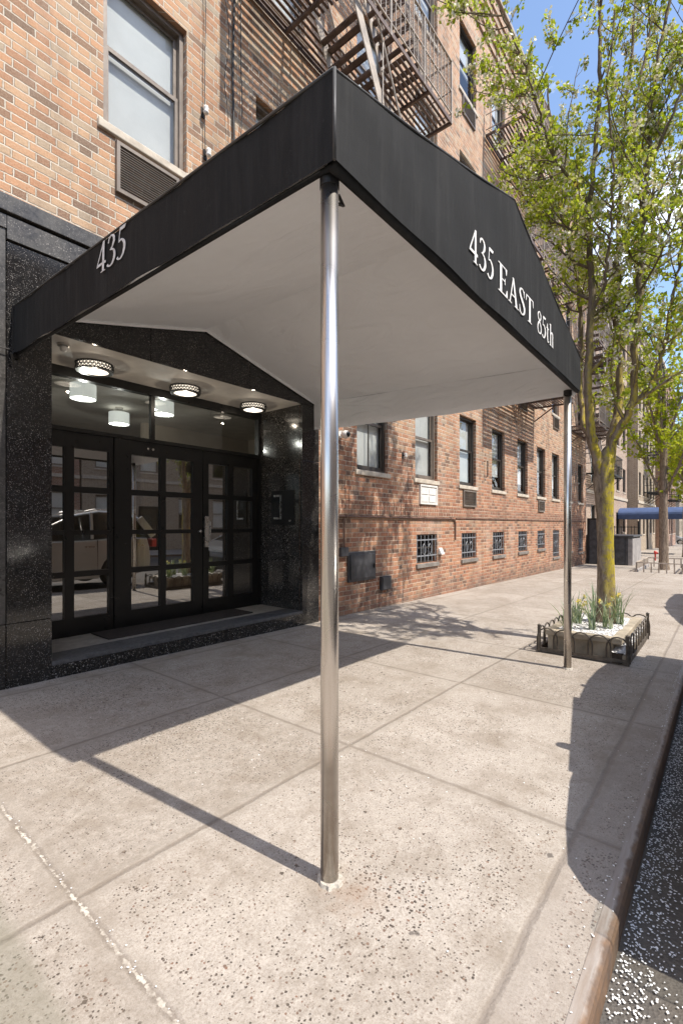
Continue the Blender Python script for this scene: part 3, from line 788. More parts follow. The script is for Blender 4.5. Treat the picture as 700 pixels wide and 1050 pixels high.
d2=leaf('door_leaf',3.295,4.13,[(3.375,3.655),(3.745,4.05)])
f=MB(); f.box(2.237,2.355,DY-.035,DY+.05,.13,2.09); f.box(4.133,4.19,DY-.035,DY+.05,.13,2.09); f.box(1.40,4.19,DY-.035,DY+.05,2.092,2.13); f.box(1.40,4.19,DY-.03,DY+.05,2.61,2.697)
f.box(1.40,1.44,DY-.03,DY+.05,2.13,2.61); f.box(4.15,4.19,DY-.03,DY+.05,2.13,2.61); f.box(2.645,2.69,DY-.01,DY+.04,2.13,2.61)
f.build('door_frame',M['black_metal'],doors)
p=MB(); p.face([(1.44,DY+.01,2.13),(2.645,DY+.01,2.13),(2.645,DY+.01,2.61),(1.44,DY+.01,2.61)]); p.face([(2.69,DY+.012,2.13),(4.15,DY+.012,2.13),(4.15,DY+.012,2.61),(2.69,DY+.012,2.61)]); p.build('transom_glass',M['transom_glass'],doors,fixn=False)
h=MB(); h.box(3.305,3.362,DY-.045,DY-.021,.93,1.30); h.tube([(3.333,DY-.05,1.24),(3.333,DY-.11,1.24),(3.333,DY-.11,1.0),(3.333,DY-.05,1.0)],.010,8); h.build('handle',M['chrome'],d2,bevel=.002)
h=MB(); h.lathe([(0,-.055),(.016,-.05),(.022,-.035),(.012,-.02),(.012,0)],(3.235,DY-.02,1.12),12,'y'); h.build('knob',M['chrome'],d1,smooth=True)
h=MB()
for x in (2.60,2.66): h.lathe([(0,-.012),(.012,-.01),(.012,0)],(x,DY-.02,2.02),10,'y')
h.build('screw_caps',M['chrome'],d1)
settle(doors)

# lobby beyond the glass
mb=MB()
mb.mi=0
mb.face([(1.0,9,.13),(5.6,9,.13),(5.6,9,2.75),(1.0,9,2.75)])
mb.face([(1.0,DY+.12,.13),(1.0,9,.13),(1.0,9,2.75),(1.0,DY+.12,2.75)])
mb.face([(5.6,DY+.12,.13),(5.6,9,.13),(5.6,9,2.75),(5.6,DY+.12,2.75)])
mb.build('lobby_walls',M['lobby_wall'],root,fixn=False)
mb=MB(); mb.box(1.0,5.6,DY+.1,9,2.75,2.8); mb.build('lobby_ceiling',M['ceiling_paint'],root)
mb=MB(); mb.box(1.0,5.6,DY+.121,9,.06,.127); mb.build('lobby_floor',simple('lobby_dark_floor',(.06,.05,.045),.2),root)
mb=MB(); mb.box(1.001,1.05,6.6,6.7,.13,2.75); mb.box(3.6,5.599,6.8,6.9,.13,2.749); mb.build('lobby_partition',M['lobby_wall'],root)
def bulb(name,parent,loc,pw,col):
    l=bpy.data.lights.new(name,'POINT'); l.energy=pw; l.color=col; l.shadow_soft_size=.012
    o=bpy.data.objects.new(name,l); COL.objects.link(o); o.parent=parent; o.location=loc
def drum(x,y,r=.17):
    t=empty('drum_lamp','lit cylindrical drum lamp inside the lobby, seen through the transom','ceiling lamp',(x,y,2.75),'drum lamps inside the lobby')
    a=MB(); a.lathe([(.05,0),(.05,-.02),(.012,-.02),(.012,-.10)],(0,0,0),14); a.build('stem',M['chrome'],t)
    a=MB(); a.lathe([(r,-.07),(r,-.22),(r-.006,-.22),(r-.006,-.07),(r,-.07)],(0,0,0),28); a.build('shade',M['lamp_cool'],t,smooth=False)
    bulb('lamp_bulb',t,(0,0,-.27),4,(.95,1,.95))
    a=MB(); a.lathe([(0,-.212),(r-.01,-.212),(r-.01,-.202),(0,-.202)],(0,0,0),28); a.build('diffuser',M['lamp_under'],t)
    return t
lamps=[drum(2.11,5.25,.125),drum(2.94,6.2,.125),drum(3.02,5.25,.125)]
for l,s in zip(lamps,('nearest the left pier','lowest and farthest back in the lobby','just right of the transom bar')): l['label']='lit drum lamp in the lobby, '+s

# vestibule ceiling lights, camera, intercom, mat
def ring_light(x,y,lab):
    t=empty('ceiling_light',lab,'ceiling light',(x,y,2.70),'ring ceiling lights over the entrance step')
    a=MB(); r=.158
    a.lathe([(r-.012,0),(r,-.002),(r,-.012),(r-.012,-.012)],n=36); a.lathe([(r-.012,-.062),(r,-.062),(r,-.074),(r-.04,-.074),(r-.04,-.066),(r-.012,-.062)],n=36)
    bulb('lamp_bulb',t,(0,0,-.15),.8,(1,.86,.68))
    # pierced scroll band
    for k in range(30):
        q=2*math.pi*k/30
        for m,(dz,da) in enumerate(((-.025,0),(-.048,.5))):
            aa=q+da*2*math.pi/30; c=Vector((r*math.cos(aa),r*math.sin(aa),dz)); tx=Vector((-math.sin(aa),math.cos(aa),0))
            pts=[tuple(c+tx*(.013*math.cos(b))+Vector((0,0,.012*math.sin(b)))) for b in [2*math.pi*i/7 for i in range(8)]]
            a.tube(pts,.0042,4,False)
    a.build('pierced_ring',M['black_metal'],t)
    a=MB(); a.lathe([(r-.02,-.004),(r-.02,-.064),(r-.045,-.071),(.06,-.078),(0,-.079)],n=36); a.build('diffuser',M['lamp'],t,smooth=True)
    return t
ring_light(1.93,4.55,'round ceiling light with pierced black ring, nearest the left pier')
ring_light(2.88,4.55,'round ceiling light with pierced ring, in the middle of the portal ceiling')
ring_light(3.83,4.55,'round ceiling light with pierced ring, nearest the intercom wall')
t=empty('dome_camera','small silver dome camera on the portal ceiling beside the left pier','security camera',(1.55,4.24,2.70))
a=MB(); a.lathe([(0,0),(.045,0),(.045,-.02),(.035,-.026),(0,-.026)]); a.build('mount',M['chrome'],t,smooth=False)
a=MB(); a.lathe([(.026,-.026),(.028,-.045),(.02,-.062),(0,-.068)]); a.build('lens',M['white_paint'],t,smooth=True)
t=empty('wall_camera','white bullet security camera with dark lens on the brick beside the first window','security camera',(4.98,WY,2.44))
a=MB(); a.lathe([(0,-.0),(.05,-.0),(.05,-.025),(0,-.025)],axis='y'); a.tube([(0,-.02,0),(0,-.07,0)],.02,10); a.build('mount',M['white_paint'],t)
a=MB(); a.lathe([(0,-.05),(.045,-.06),(.058,-.10),(.05,-.14),(.04,-.15)],(0,0,-.01),20,'y'); a.build('housing',M['white_paint'],t,smooth=True)
a=MB(); a.lathe([(.038,-.149),(.03,-.165),(0,-.17)],(0,0,-.01),16,'y'); a.build('lens',M['black_metal'],t,smooth=True)
t=empty('intercom','dark intercom plate with a pale framed screen on the granite side wall','intercom',(4.19,4.42,1.42))
a=MB(); a.box(4.178,4.1915,4.19,4.60,1.20,1.64); a.build('back_plate',M['black_metal'],t,bevel=.003)
a=MB(); a.box(4.166,4.179,4.41,4.43,1.27,1.585); a.box(4.166,4.179,4.43,4.545,1.27,1.295); a.box(4.166,4.179,4.43,4.545,1.56,1.585); a.build('screen_frame',M['chrome'],t)
a=MB(); a.box(4.17,4.178,4.431,4.545,1.296,1.559); a.build('screen',M['glass'],t)
a=MB(); a.lathe([(0,-.016),(.012,-.014),(.014,0)],(4.178,4.25,1.25),12,'x'); a.build('call_button',M['chrome'],t)
settle(t)
mb=MB(); mb.box(2.0,3.72,4.42,4.80,.1285,.142); tag(mb.build('door_mat',M['mat'],bevel=.003),'long dark brown fibre mat on the vestibule floor before the doors','door mat')

# ------------------------------------------------------------------ the awning over the sidewalk
AX0,AX1,AY0,AY1=1.145,4.43,.965,4.047
def ab(x,y): return 2.366-.004*(x-1.145)+.029*(y-.965)      # lower edge of the valance
def vh(y): return .285+.019*(y-.965)                        # valance depth, a little deeper at the wall
AP=(AX0+AX1)/2; RH=.760
aw=empty('entrance_awning','black canvas gabled awning on two steel poles, reading 435 EAST 85th','awning',(2.8,1.0,gz(2.8)))
def grid_panel(fn,nu,nv,mb,thick=None):
    for i in range(nu):
        for j in range(nv):
            mb.face([fn(i/nu,j/nv),fn((i+1)/nu,j/nv),fn((i+1)/nu,(j+1)/nv),fn(i/nu,(j+1)/nv)])
def lerp(a,b,t): return a+(b-a)*t
# roof profile at a given y: eave -> ridge -> eave
def roofz(x,y):
    e0=ab(x,y)+vh(y); k=1-abs(x-AP)/((AX1-AX0)/2)
    sag=-.018*math.sin(math.pi*k)*math.sin(math.pi*min(1,max(0,(y-AY0)/(AY1-AY0))))
    return e0+(RH-vh(y))*k+sag
mb=MB()
for a,b in ((AX0,AP),(AP,AX1)):
    grid_panel(lambda u,v:(lerp(a,b,u),lerp(AY0,AY1,v),roofz(lerp(a,b,u),lerp(AY0,AY1,v))),12,16,mb)
o=mb.build('roof_canvas',M['canvas'],aw,smooth=False,fixn=False)
# front panel = valance + gable, one sheet of cloth with a slightly dipping top edge by the corner
mb=MB(); N=40
for i in range(N):
    for j in range(6):
        def q(ii,jj):
            x=lerp(AX0,AX1,ii/N); k=1-abs(x-AP)/((AX1-AX0)/2)
            top=roofz(x,AY0)-.02*math.sin(math.pi*min(1,k*1.0))*.9; bot=ab(x,AY0)-.006*math.sin(ii*.55)*.6
            return (x,AY0-.004+.002*math.sin(x*9+jj),lerp(bot,top,jj/6))
        mb.face([q(i,j),q(i+1,j),q(i+1,j+1),q(i,j+1)])
mb.build('front_panel',M['canvas'],aw,smooth=True,fixn=False)
for X,s in ((AX0,-1),(AX1,1)):
    mb=MB(); N2=36
    for i in range(N2):
        for j in range(4):
            def q(ii,jj):
                y=lerp(AY0,AY1,ii/N2); z=lerp(ab(X,y)-.004*math.sin(ii*.8),ab(X,y)+vh(y)+.002*math.sin(ii*1.3),jj/4)
                return (X+s*(.003+.004*math.sin(ii*.9+jj*.3)),y,z)
            mb.face([q(i,j),q(i+1,j),q(i+1,j+1),q(i,j+1)])
    mb.build('side_valance',M['canvas'],aw,smooth=True,fixn=False)
# piping along the edges
mb=MB()
mb.tube([(AX0-.004,AY0-.004,ab(AX0,AY0)-.003),(AX0-.004,AY0-.004,ab(AX0,AY0)+vh(AY0)+.006)],.006,6)
mb.tube([(lerp(AX0,AX1,i/24),AY0-.004,roofz(lerp(AX0,AX1,i/24),AY0)-.016*math.sin(math.pi*(1-abs(lerp(AX0,AX1,i/24)-AP)/((AX1-AX0)/2)))+.002) for i in range(25)],.005,6)
mb.tube([(AX0-.006,lerp(AY0,AY1,i/20),ab(AX0,lerp(AY0,AY1,i/20))+vh(lerp(AY0,AY1,i/20))+.003) for i in range(21)],.006,6)
mb.build('piping',simple('canvas_piping',(.05,.048,.046),.6),aw,smooth=True)
# hem tube along the bottom (steel frame inside black sleeve)
mb=MB(); mb.tube([(AX0+.01,AY0+.020,ab(AX0,AY0)+.004),(AX1-.01,AY0+.020,ab(AX1,AY0)+.004)],.021,8)
mb.tube([(AX0+.016,AY0+.02,ab(AX0,AY0)+.0),(AX0+.016,AY1,ab(AX0,AY1)+.0)],.010,8)
mb.build('hem_bar',M['canvas'],aw,smooth=True)
# white lining under the gable and inside the valances
L=.022
mb=MB()
def lz(x,y): 
    k=1-abs(x-AP)/((AX1-AX0)/2)
    return roofz(x,y)-.045-.012*math.sin(math.pi*k)*(.5+.5*math.sin(y*5.2))*.5-.012*math.exp(-((x-AX0)/.25)**2)*abs(math.sin(y*4.1))
for a,b in ((AX0+L,AP),(AP,AX1-L)):
    grid_panel(lambda u,v:(lerp(a,b,u),lerp(AY0+L+.01,AY1-.004,v),lz(lerp(a,b,u),lerp(AY0,AY1,v))),16,30,mb)
mb.build('lining',M['lining'],aw,smooth=True,fixn=False)
mb=MB()
for X,s in ((AX0+L,1),(AX1-L,-1)):
    for i in range(40):
        def q(ii,t):
            y=lerp(AY0+L+.01,AY1,ii/40); b=ab(X,y)+(.012 if s>0 else -.032-.024*math.sin(math.pi*ii/40))
            return (X+s*(.012*math.sin(ii*.7)*(1-t)+.008*math.sin(ii*.31+t*2)),y,lerp(b,lz(X,y)+.0,t))
        for j in range(4): mb.face([q(i,j/4),q(i+1,j/4),q(i+1,(j+1)/4),q(i,(j+1)/4)])
grid_panel(lambda u,v:(lerp(AX0+L,AX1-L,u),AY0+L+.014,lerp(ab(lerp(AX0,AX1,u),AY0)+.012,lz(lerp(AX0+L,AX1-L,u),AY0+.03),v)),24,6,mb)
mb.build('lining_skirt',M['lining'],aw,smooth=True,fixn=False)
# rope-laced edge against the wall
mb=MB(); mb.tube([(lerp(AX0+L,AX1-L,i/30),AY1-.025,lz(lerp(AX0+L,AX1-L,i/30),AY1)-.012) for i in range(31)],.016,8); mb.build('lining_edge_roll',M['lining'],aw,smooth=True)
mb=MB(); mb.box(AX0-.012,AX0+.03,AY1-.03,AY1+.002,ab(AX0,AY1)-.03,ab(AX0,AY1)+vh(AY1)+.01); mb.tube([(AX0,AY1-.03,ab(AX0,AY1)+.02),(AX0-.03,AY1-.06,ab(AX0,AY1)-.02),(AX0-.01,AY1-.03,ab(AX0,AY1)-.09)],.008,6)
mb.tube([(AX0-.35,AY1-.01,ab(AX0,AY1)+.02),(AX0,AY1-.03,ab(AX0,AY1)+.02)],.004,6)
mb.build('wall_bracket',M['iron'],aw)
for (px,py) in ((1.197,1.03),(4.392,1.055)):
    g0=gz(px)
    mb=MB(); zt=ab(px,py)+.012
    mb.tube([(px,py,g0-.02),(px,py,g0+1.35),(px,py,zt)],.0305,28)
    o=mb.build('pole',M['steel'],aw,smooth=True,fixn=False)
    mb=MB(); mb.tube([(px,py,ab(px,py)-.035),(px,py,ab(px,py)+.01)],.033,24); mb.build('collar',M['iron'],o)
    mb=MB(); mb.tube([(px+.045,py+.0,ab(px,py)-.03),(px+.075,py,ab(px,py)-.055),(px+.05,py,ab(px,py)-.06)],.006,6); mb.build('hook',M['iron'],o)
    mb=MB()     # broken ring of white grout
    rr=random.Random(int(px*10)); n=30; base=len(mb.v)
    for k in range(n):
        a=2*math.pi*k/n; ro=.041+rr.uniform(-.006,.009)*(1 if px<2 else .6)+(.030 if k in (1,2) and px<2 else 0)
        for (r_,z_) in ((.030,.014),(ro*.9,.010+rr.uniform(0,.004)),(ro,.0)): mb.v.append((px+r_*math.cos(a),py+r_*math.sin(a),g0+z_))
    for k in range(n):
        k2=(k+1)%n
        for j in range(2):
            mb.f.append((base+k*3+j,base+k*3+j+1,base+k2*3+j+1,base+k2*3+j)); mb.m.append(0); mb.uv.append(None)
    mb.build('grout_ring',M['grout'],o,fixn=False)
# lettering
mb=MB()
sl=Vector((1,0,-.010)).normalized()
text_mesh(mb,'435',(2.150,AY0-.0075,2.498),sl,(0,0,1),.165,(0,-1,0),space=.09,width=.325)
mb.build('number_lettering',M['lettering'],aw,fixn=False)
mb=MB()
text_mesh(mb,'EAST',(2.525,AY0-.0075,2.488),sl,(0,0,1),.158,(0,-1,0),space=.05,width=.615,wmul=1.05)
mb.build('street_lettering',M['lettering'],aw,fixn=False)
mb=MB()
text_mesh(mb,'85th',(3.215,AY0-.0075,2.477),sl,(0,0,1),.150,(0,-1,0),space=.07,width=.385)
mb.build('street_lettering',M['lettering'],aw,fixn=False)
mb=MB()
text_mesh(mb,'435',(AX0-.0085,2.655,2.560),Vector((0,-1,-.02)).normalized(),(0,0,1),.160,(-1,0,0),space=.07,slant=.05,width=.345,wmul=.95)
mb.build('number_lettering',M['silver_letter'],aw,fixn=False)
settle(aw)

# ------------------------------------------------------------------ fire escapes
def fire_escape(x00,length,label,floors=(1,2,3),stair_at=.95,low_cut=0.0):
    x0=x00; full=length
    t=empty('fire_escape',label,'fire escape',(x0,WY,2.0),'fire escapes on the brick facade')
    x1=x0+length; yo=3.10; yi=WY-.03
    sx0=x0+stair_at; sx1=sx0+1.0         # stair opening
    zp=lambda fl:2.0+2.665*fl-.20
    for fl in floors:
        z=zp(fl); last=(fl==floors[-1])
        cut=low_cut if fl==floors[0] else 0.0; x0=x00+cut; length=full-cut
        mb=MB()
        n=15
        for k in range(n):
            y=yo+.03+(yi-yo-.06)*k/(n-1)
            hole=(y<yo+.60) and fl!=floors[0]
            segs=[(x0+.02,sx0),(sx1,x1-.02)] if hole else [(x0+.02,x1-.02)]
            for a,b in segs: mb.box(a,b,y-.016,y+.016,z-.006,z+.006)
        mb.build('platform_slats',M['fe_paint'],t)
        mb=MB()
        for y in (yo,yi): mb.bar((x0,y,z-.02),(x1,y,z-.02),.012,.06)
        for x in (x0,x0+length*.25,x0+length*.5,x0+length*.80,x1):
            if fl!=floors[0] and sx0<x<sx1: continue
            mb.bar((x,yo,z-.03),(x,yi,z-.03),.035,.045)
        mb.build('platform_frame',M['fe_paint'],t)
        mb=MB()
        for x in ((x0+length*.26,x1-.03) if fl==floors[0] else ()):
            mb=MB(); mb.bar((x,yo+.45,z-.05),(x,yi+.02,z-.40),.022,.03); mb.build('bracket',M['fe_paint'],t)
        mb=MB(); ht=.86
        for zz in (z+.10,z+ht*.5,z+ht):
            w=.03 if zz>z+.8 else .016
            mb.bar((x0,yo,zz),(x1,yo,zz),w,.012); 
            for x in (x0,x1): mb.bar((x,yo,zz),(x,yi,zz),w,.012)
        for k in range(int(length/.8)+1):
            x=x0+length*k/int(length/.8); mb.bar((x,yo,z-.05),(x,yo,z+ht+.01),.022,.022)
        k=int(length/.105)
        for i in range(1,k): mb.bar((x0+length*i/k,yo,z+.1),(x0+length*i/k,yo,z+ht),.010,.010)
        for x in (x0,x1):
            for i in range(1,9): mb.bar((x,lerp(yo,yi,i/9),z+.1),(x,lerp(yo,yi,i/9),z+ht),.010,.010)
        mb.build('railing',M['fe_light'],t)
        # diamond mesh behind the balusters on the outer side
        mb=MB(); s=.05; L=length
        i=-int(ht/s)
        while i*s<L:
            a=max(0,i*s); b=min(L,i*s+ht-.12)
            if b>a: 
                mb.bar((x0+a,yo+.008,z+.1+(a-i*s)),(x0+b,yo+.008,z+.1+(b-i*s)),.0035,.0035)
                mb.bar((x0+L-a,yo+.012,z+.1+(a-i*s)),(x0+L-b,yo+.012,z+.1+(b-i*s)),.0035,.0035)
            i+=1
        mb.build('mesh_guard',M['fe_paint'],t)
        if not last:
            # stair from this platform up to the next, climbing towards -x
            za=z; zb=zp(fl+1); xa=sx0+1.62; xb=sx0+.02
            for nm,y,m in (('stringer',yo+.07,'fe_light'),('stringer',yo+.60,'fe_light')):
                mb=MB(); mb.bar((xa,y,za-.0),(xb,y,zb),.012,.13,(0,0,1)); mb.build(nm,M[m],t)
            mb=MB(); N=12
            for i in range(1,N):
                f=i/N; x=lerp(xa,xb,f); zz=lerp(za,zb,f)
                for dx in (-.062,.062): mb.box(x+dx-.034,x+dx+.034,yo+.077,yo+.593,zz-.009,zz+.009)
                mb.box(x-.09,x-.085,yo+.077,yo+.593,zz-.018,zz+.018); mb.box(x+.093,x+.098,yo+.077,yo+.593,zz-.018,zz+.018)
            mb.build('stair_treads',M['fe_paint'],t)
            mb=MB()
            for y in (yo+.05,yo+.62):
                mb.tube([(xa,y,za+.1),(xa-.02,y,za+.75),(xb,y,zb+.75),(xb-.02,y,zb+.1)],.012,6)
                for f in (.33,.66): mb.tube([(lerp(xa,xb,f),y,lerp(za,zb,f)),(lerp(xa,xb,f),y,lerp(za,zb,f)+.72)],.008,5)
            mb.build('handrail',M['fe_light'],t)
    settle(t)
    return t
fire_escape(3.12,3.22,'rusty iron fire escape directly above the black awning, its slats shading the brick',low_cut=1.5)
fire_escape(10.0,3.5,'rusty iron fire escape in the middle of the facade, behind the leafy branches')
fire_escape(16.8,2.9,'rusty iron fire escape at the far end of the brick facade')

# ------------------------------------------------------------------ small things on the facade
def cab(pts,r,label,name='hanging_cable',mat='cable'):
    mb=MB(); mb.tube(pts,r,6); return tag(mb.build(name,M[mat],smooth=True),label,'cable','cables hanging on the brick facade')
def drop(x,z0,z1,amp,seed):
    rr=random.Random(seed); P=[]; k=14
    for i in range(k+1): P.append((x+rr.uniform(-amp,amp),WY-.025-rr.uniform(0,.02),lerp(z0,z1,i/k)))
    return catmull(P,4)
cab(drop(2.80,11.5,4.95,.006,1),.005,'thin black cable running down to the insulator, nearest the big window')
cab(drop(3.16,12.0,3.62,.012,2),.013,'thickest black cable hanging down the brick, left of the fire escape shadow')
cab(drop(3.24,12.0,3.9,.05,3),.006,'thin loose cable looping beside the thickest cable')
cab(drop(3.05,9.0,4.6,.05,4),.004,'thinnest slack wire just left of the thickest cable')
def insulator(x,z,lab):
    t=empty('cable_insulator',lab,'insulator',(x,WY,z),'insulators on the brick')
    a=MB(); a.tube([(0,0,0),(0,-.05,0)],.012,8); a.box(-.02,.02,-.01,.0,-.05,.05); a.build('bracket',M['iron'],t)
    a=MB(); a.lathe([(.0,-.045),(.022,-.04),(.028,-.02),(.018,-.005),(.028,.012),(.022,.032),(0,.04)],(0,-.062,0),14); a.build('porcelain',M['white_paint'],t,smooth=True)
insulator(2.79,5.38,'upper of the two white porcelain insulators right of the big window')
insulator(2.82,4.97,'lower of the two white porcelain insulators right of the big window')
insulator(6.60,2.34,'white porcelain insulator on the brick between the first two street-level windows')
t=empty('cable_hook','small iron pulley hook on the wall between ground floor windows','hook',(9.98,WY,2.6)); a=MB(); a.tube([(0,0,0),(0,-.08,0),(0,-.08,-.35)],.012,6); a.build('hook_bar',M['iron'],t)
mb=MB(); mb.tube([(4.6,WY-.02,1.318),(6.5,WY-.02,1.316),(8.36,WY-.02,1.314),(8.47,WY-.02,1.30),(8.52,WY-.02,1.24),(8.52,WY-.02,.90)],.016,8)
for x in (5.1,6.2,7.3,8.3): mb.box(x-.02,x+.02,WY-.04,WY-.001,1.30,1.337)
tag(mb.build('conduit',M['pipe'],smooth=False),'rusty brown conduit along the brick that bends down before the second barred window','conduit')
mb=MB(); mb.tube([(8.56,WY-.012,1.322),(13,WY-.012,1.318),(19.7,WY-.012,1.315)],.010,6); tag(mb.build('wall_wire',M['pipe']),'thin dark wire running level along the brick to the far end','cable')
t=empty('meter_box','large dark grey hinged metal door in the lower brick wall, nearest the awning pole','wall box',(5.46,WY,.38))
a=MB(); a.box(5.14,5.80,WY-.03,WY+.02,.385,.81); a.build('cover_frame',M['grey_box'],t,bevel=.006)
a=MB(); a.box(5.175,5.765,WY-.045,WY-.031,.42,.775); a.build('cover_door',M['grey_box'],t,bevel=.006)
a=MB(); a.box(5.72,5.745,WY-.06,WY-.046,.56,.62); a.build('latch',M['iron'],t); settle(t)
t=empty('junction_box','small dark grey box low on the brick, to the right of the large metal door','wall box',(6.06,WY,.20))
a=MB(); a.box(5.94,6.20,WY-.05,WY+.02,.19,.40); a.build('box_body',M['grey_box'],t,bevel=.006)
a=MB(); a.box(5.955,6.185,WY-.058,WY-.051,.205,.385); a.build('cover',M['grey_box'],t,bevel=.003); settle(t)
t=empty('outlet_box','smallest dark box, on the brick above and left of the large metal door','wall box',(5.05,WY,.76))
a=MB(); a.box(4.96,5.12,WY-.05,WY+.02,.76,.885); a.build('box_body',M['grey_box'],t,bevel=.006)
a=MB(); a.tube([(5.04,WY-.03,.885),(5.04,WY-.03,1.30)],.012,6); a.build('riser_pipe',M['pipe'],t); settle(t)
t=empty('dryer_vent','small white hooded vent beside the nearest barred basement window','vent',(7.90,WY,.70))
a=MB(); a.hexa([(-.06,-.08,-.05),(.06,-.08,-.05),(.06,0,-.05),(-.06,0,-.05),(-.06,-.02,.07),(.06,-.02,.07),(.06,0,.07),(-.06,0,.07)]); a.build('hood',M['white_paint'],t,bevel=.006)

# ------------------------------------------------------------------ trees
def interp_path(P,n=6): return [Vector(q) for q in catmull([tuple(p) for p in P],n)]
def leaves_into(mb,c,r,rng,size,nl):
    for _ in range(nl):
        d=rng.normal(0,1,3); d/=np.linalg.norm(d)+1e-6
        p=Vector(c)+Vector(d)*r*rng.uniform(.2,1)
        a=Vector(rng.normal(0,1,3)+np.array([0,0,-.25])).normalized()
        b=a.cross(Vector(rng.normal(0,1,3))).normalized(); nn=a.cross(b)
        s=size*rng.uniform(.6,1.25)
        w=s*.36
        p0=p; p1=p+a*s*.5+b*w-nn*s*.08; p2=p+a*s; p3=p+a*s*.5-b*w-nn*s*.08; pm=p+a*s*.5+nn*s*.04
        k=len(mb.v); mb.v+= [tuple(q) for q in (p0,p1,p2,p3,pm)]
        mb.f+= [(k,k+1,k+4),(k+1,k+2,k+4),(k+4,k+2,k+3),(k,k+4,k+3)]; mb.m+=[0]*4; mb.uv+=[None]*4
def blossoms_into(mb,c,rng,n=6):
    for _ in range(n):
        p=Vector(c)+Vector(rng.normal(0,.020,3)); a=Vector(rng.normal(0,1,3)).normalized(); b=a.cross(Vector(rng.normal(0,1,3))).normalized()
        s=rng.uniform(.009,.016)
        mb.face([p+a*s,p+(a*.3+b)*s,p+(-a*.8+b*.6)*s,p+(-a*.8-b*.6)*s,p+(a*.3-b)*s])
def branch(mb,P,r0,r1,n=6):
    k=len(P); mb.tube(P,[lerp(r0,r1,(i/(k-1))**.8) for i in range(k)],n,False)
def grow(root,trunk,limbs,seed,leafsize=.046,nsub=15,ntwig=8,nleaf=8,leafm='leaf',barkm='bark',blossom=True,minz=2.2,sublen=(.45,1.1),dens=1.0,limbk=.62):
    rng=np.random.RandomState(seed)
    tb=MB(); lb=MB(); bb=MB()
    tp=interp_path([t[0] for t in trunk],8); tr=[t[1] for t in trunk]; m=len(tp)
    rad=[float(np.interp(i/(m-1)*(len(tr)-1),range(len(tr)),tr)) for i in range(m)]
    # knobbly, slightly fluted trunk
    n=22; base=len(tb.v)
    for i,p in enumerate(tp):
        for k in range(n):
            a=2*math.pi*k/n; fl=1+.07*math.sin(3*a+p.z*1.3)+.05*math.sin(5*a-p.z*3.1)*math.sin(p.z*2.2+1)+rng.uniform(-.03,.03)
            flare=1+.35*math.exp(-max(0,p.z-tp[0].z)/.12)*(.6+.4*math.sin(4*a))
            tb.v.append((p.x+math.cos(a)*rad[i]*fl*flare,p.y+math.sin(a)*rad[i]*fl*flare,p.z))
    for i in range(m-1):
        for k in range(n):
            k2=(k+1)%n; tb.f.append((base+i*n+k,base+i*n+k2,base+(i+1)*n+k2,base+(i+1)*n+k)); tb.m.append(0); tb.uv.append(None)
    tb.f.append(tuple(base+(m-1)*n+k for k in range(n))); tb.m.append(0); tb.uv.append(None)
    def twigs(P,L,r,cnt):
        for _ in range(cnt):
            i=rng.randint(1,len(P)-1); o=P[i]; d=(P[min(i+1,len(P)-1)]-P[i-1]).normalized()
            side=Vector(rng.normal(0,1,3)); side-=d*side.dot(d); side.normalize()
            dr=(d*.5+side*.9+Vector((0,0,.35))).normalized(); l=L*rng.uniform(.5,1.2)
            Q=[o]; 
            for s in range(3):
                dr=(dr+Vector(rng.normal(0,.18,3))+Vector((0,0,.06))).normalized(); Q.append(Q[-1]+dr*l/3)
            branch(tb,Q,r,r*.4,4)
            for s in range(1,4):
                if rng.rand()<.85*dens:
                    q=Q[s]
                    if rng.rand()<.30 and blossom:
                        blossoms_into(bb,q,rng,rng.randint(8,16)); leaves_into(lb,q,.05,rng,leafsize*.8,4)
                    else: leaves_into(lb,q,.055,rng,leafsize,rng.randint(max(2,nleaf-3),nleaf+2))
    for li,(P,r0,r1,frac) in enumerate(limbs):
        Q=interp_path(P,6); k=len(Q)
        for i in range(1,k-1): Q[i]=Q[i]+Vector(rng.normal(0,.008,3))
        branch(tb,Q,r0*limbk,r1,10)
        ns=int(nsub*frac)
        for _ in range(ns):
            i=rng.randint(int(k*.12)+1,k-1); o=Q[i]
            if o.z<minz: continue
            d=(Q[min(i+1,k-1)]-Q[i-1]).normalized()
            side=Vector(rng.normal(0,1,3)); side.z*=.3; side-=d*side.dot(d); side.normalize()
            dr=(d*.55+side*.85).normalized(); l=rng.uniform(*sublen)
            B=[o]
            for s in range(6):
                dr=(dr+Vector(rng.normal(0,.14,3))+Vector((0,0,.13))).normalized(); B.append(B[-1]+dr*l/6)
            branch(tb,B,max(.006,lerp(r0,r1,i/k)*.35),.003,5)
            twigs(B,.24,.0035,ntwig)
        twigs(Q[int(k*.3):],.3,.005,int(ntwig*2*frac))
        # sprigs straight off the limb
        for _ in range(int(10*frac*dens)):
            q=Q[rng.randint(int(k*.1)+1,k)]
            if q.z>1.9: leaves_into(lb,q+Vector(rng.normal(0,.05,3)),.07,rng,leafsize,nleaf)
    tb.build('trunk',M[barkm],root,smooth=True,fixn=False)
    lb.build('crown',M[leafm],root,fixn=False)
    if blossom: bb.build('blossom',M['blossom'],root,fixn=False)

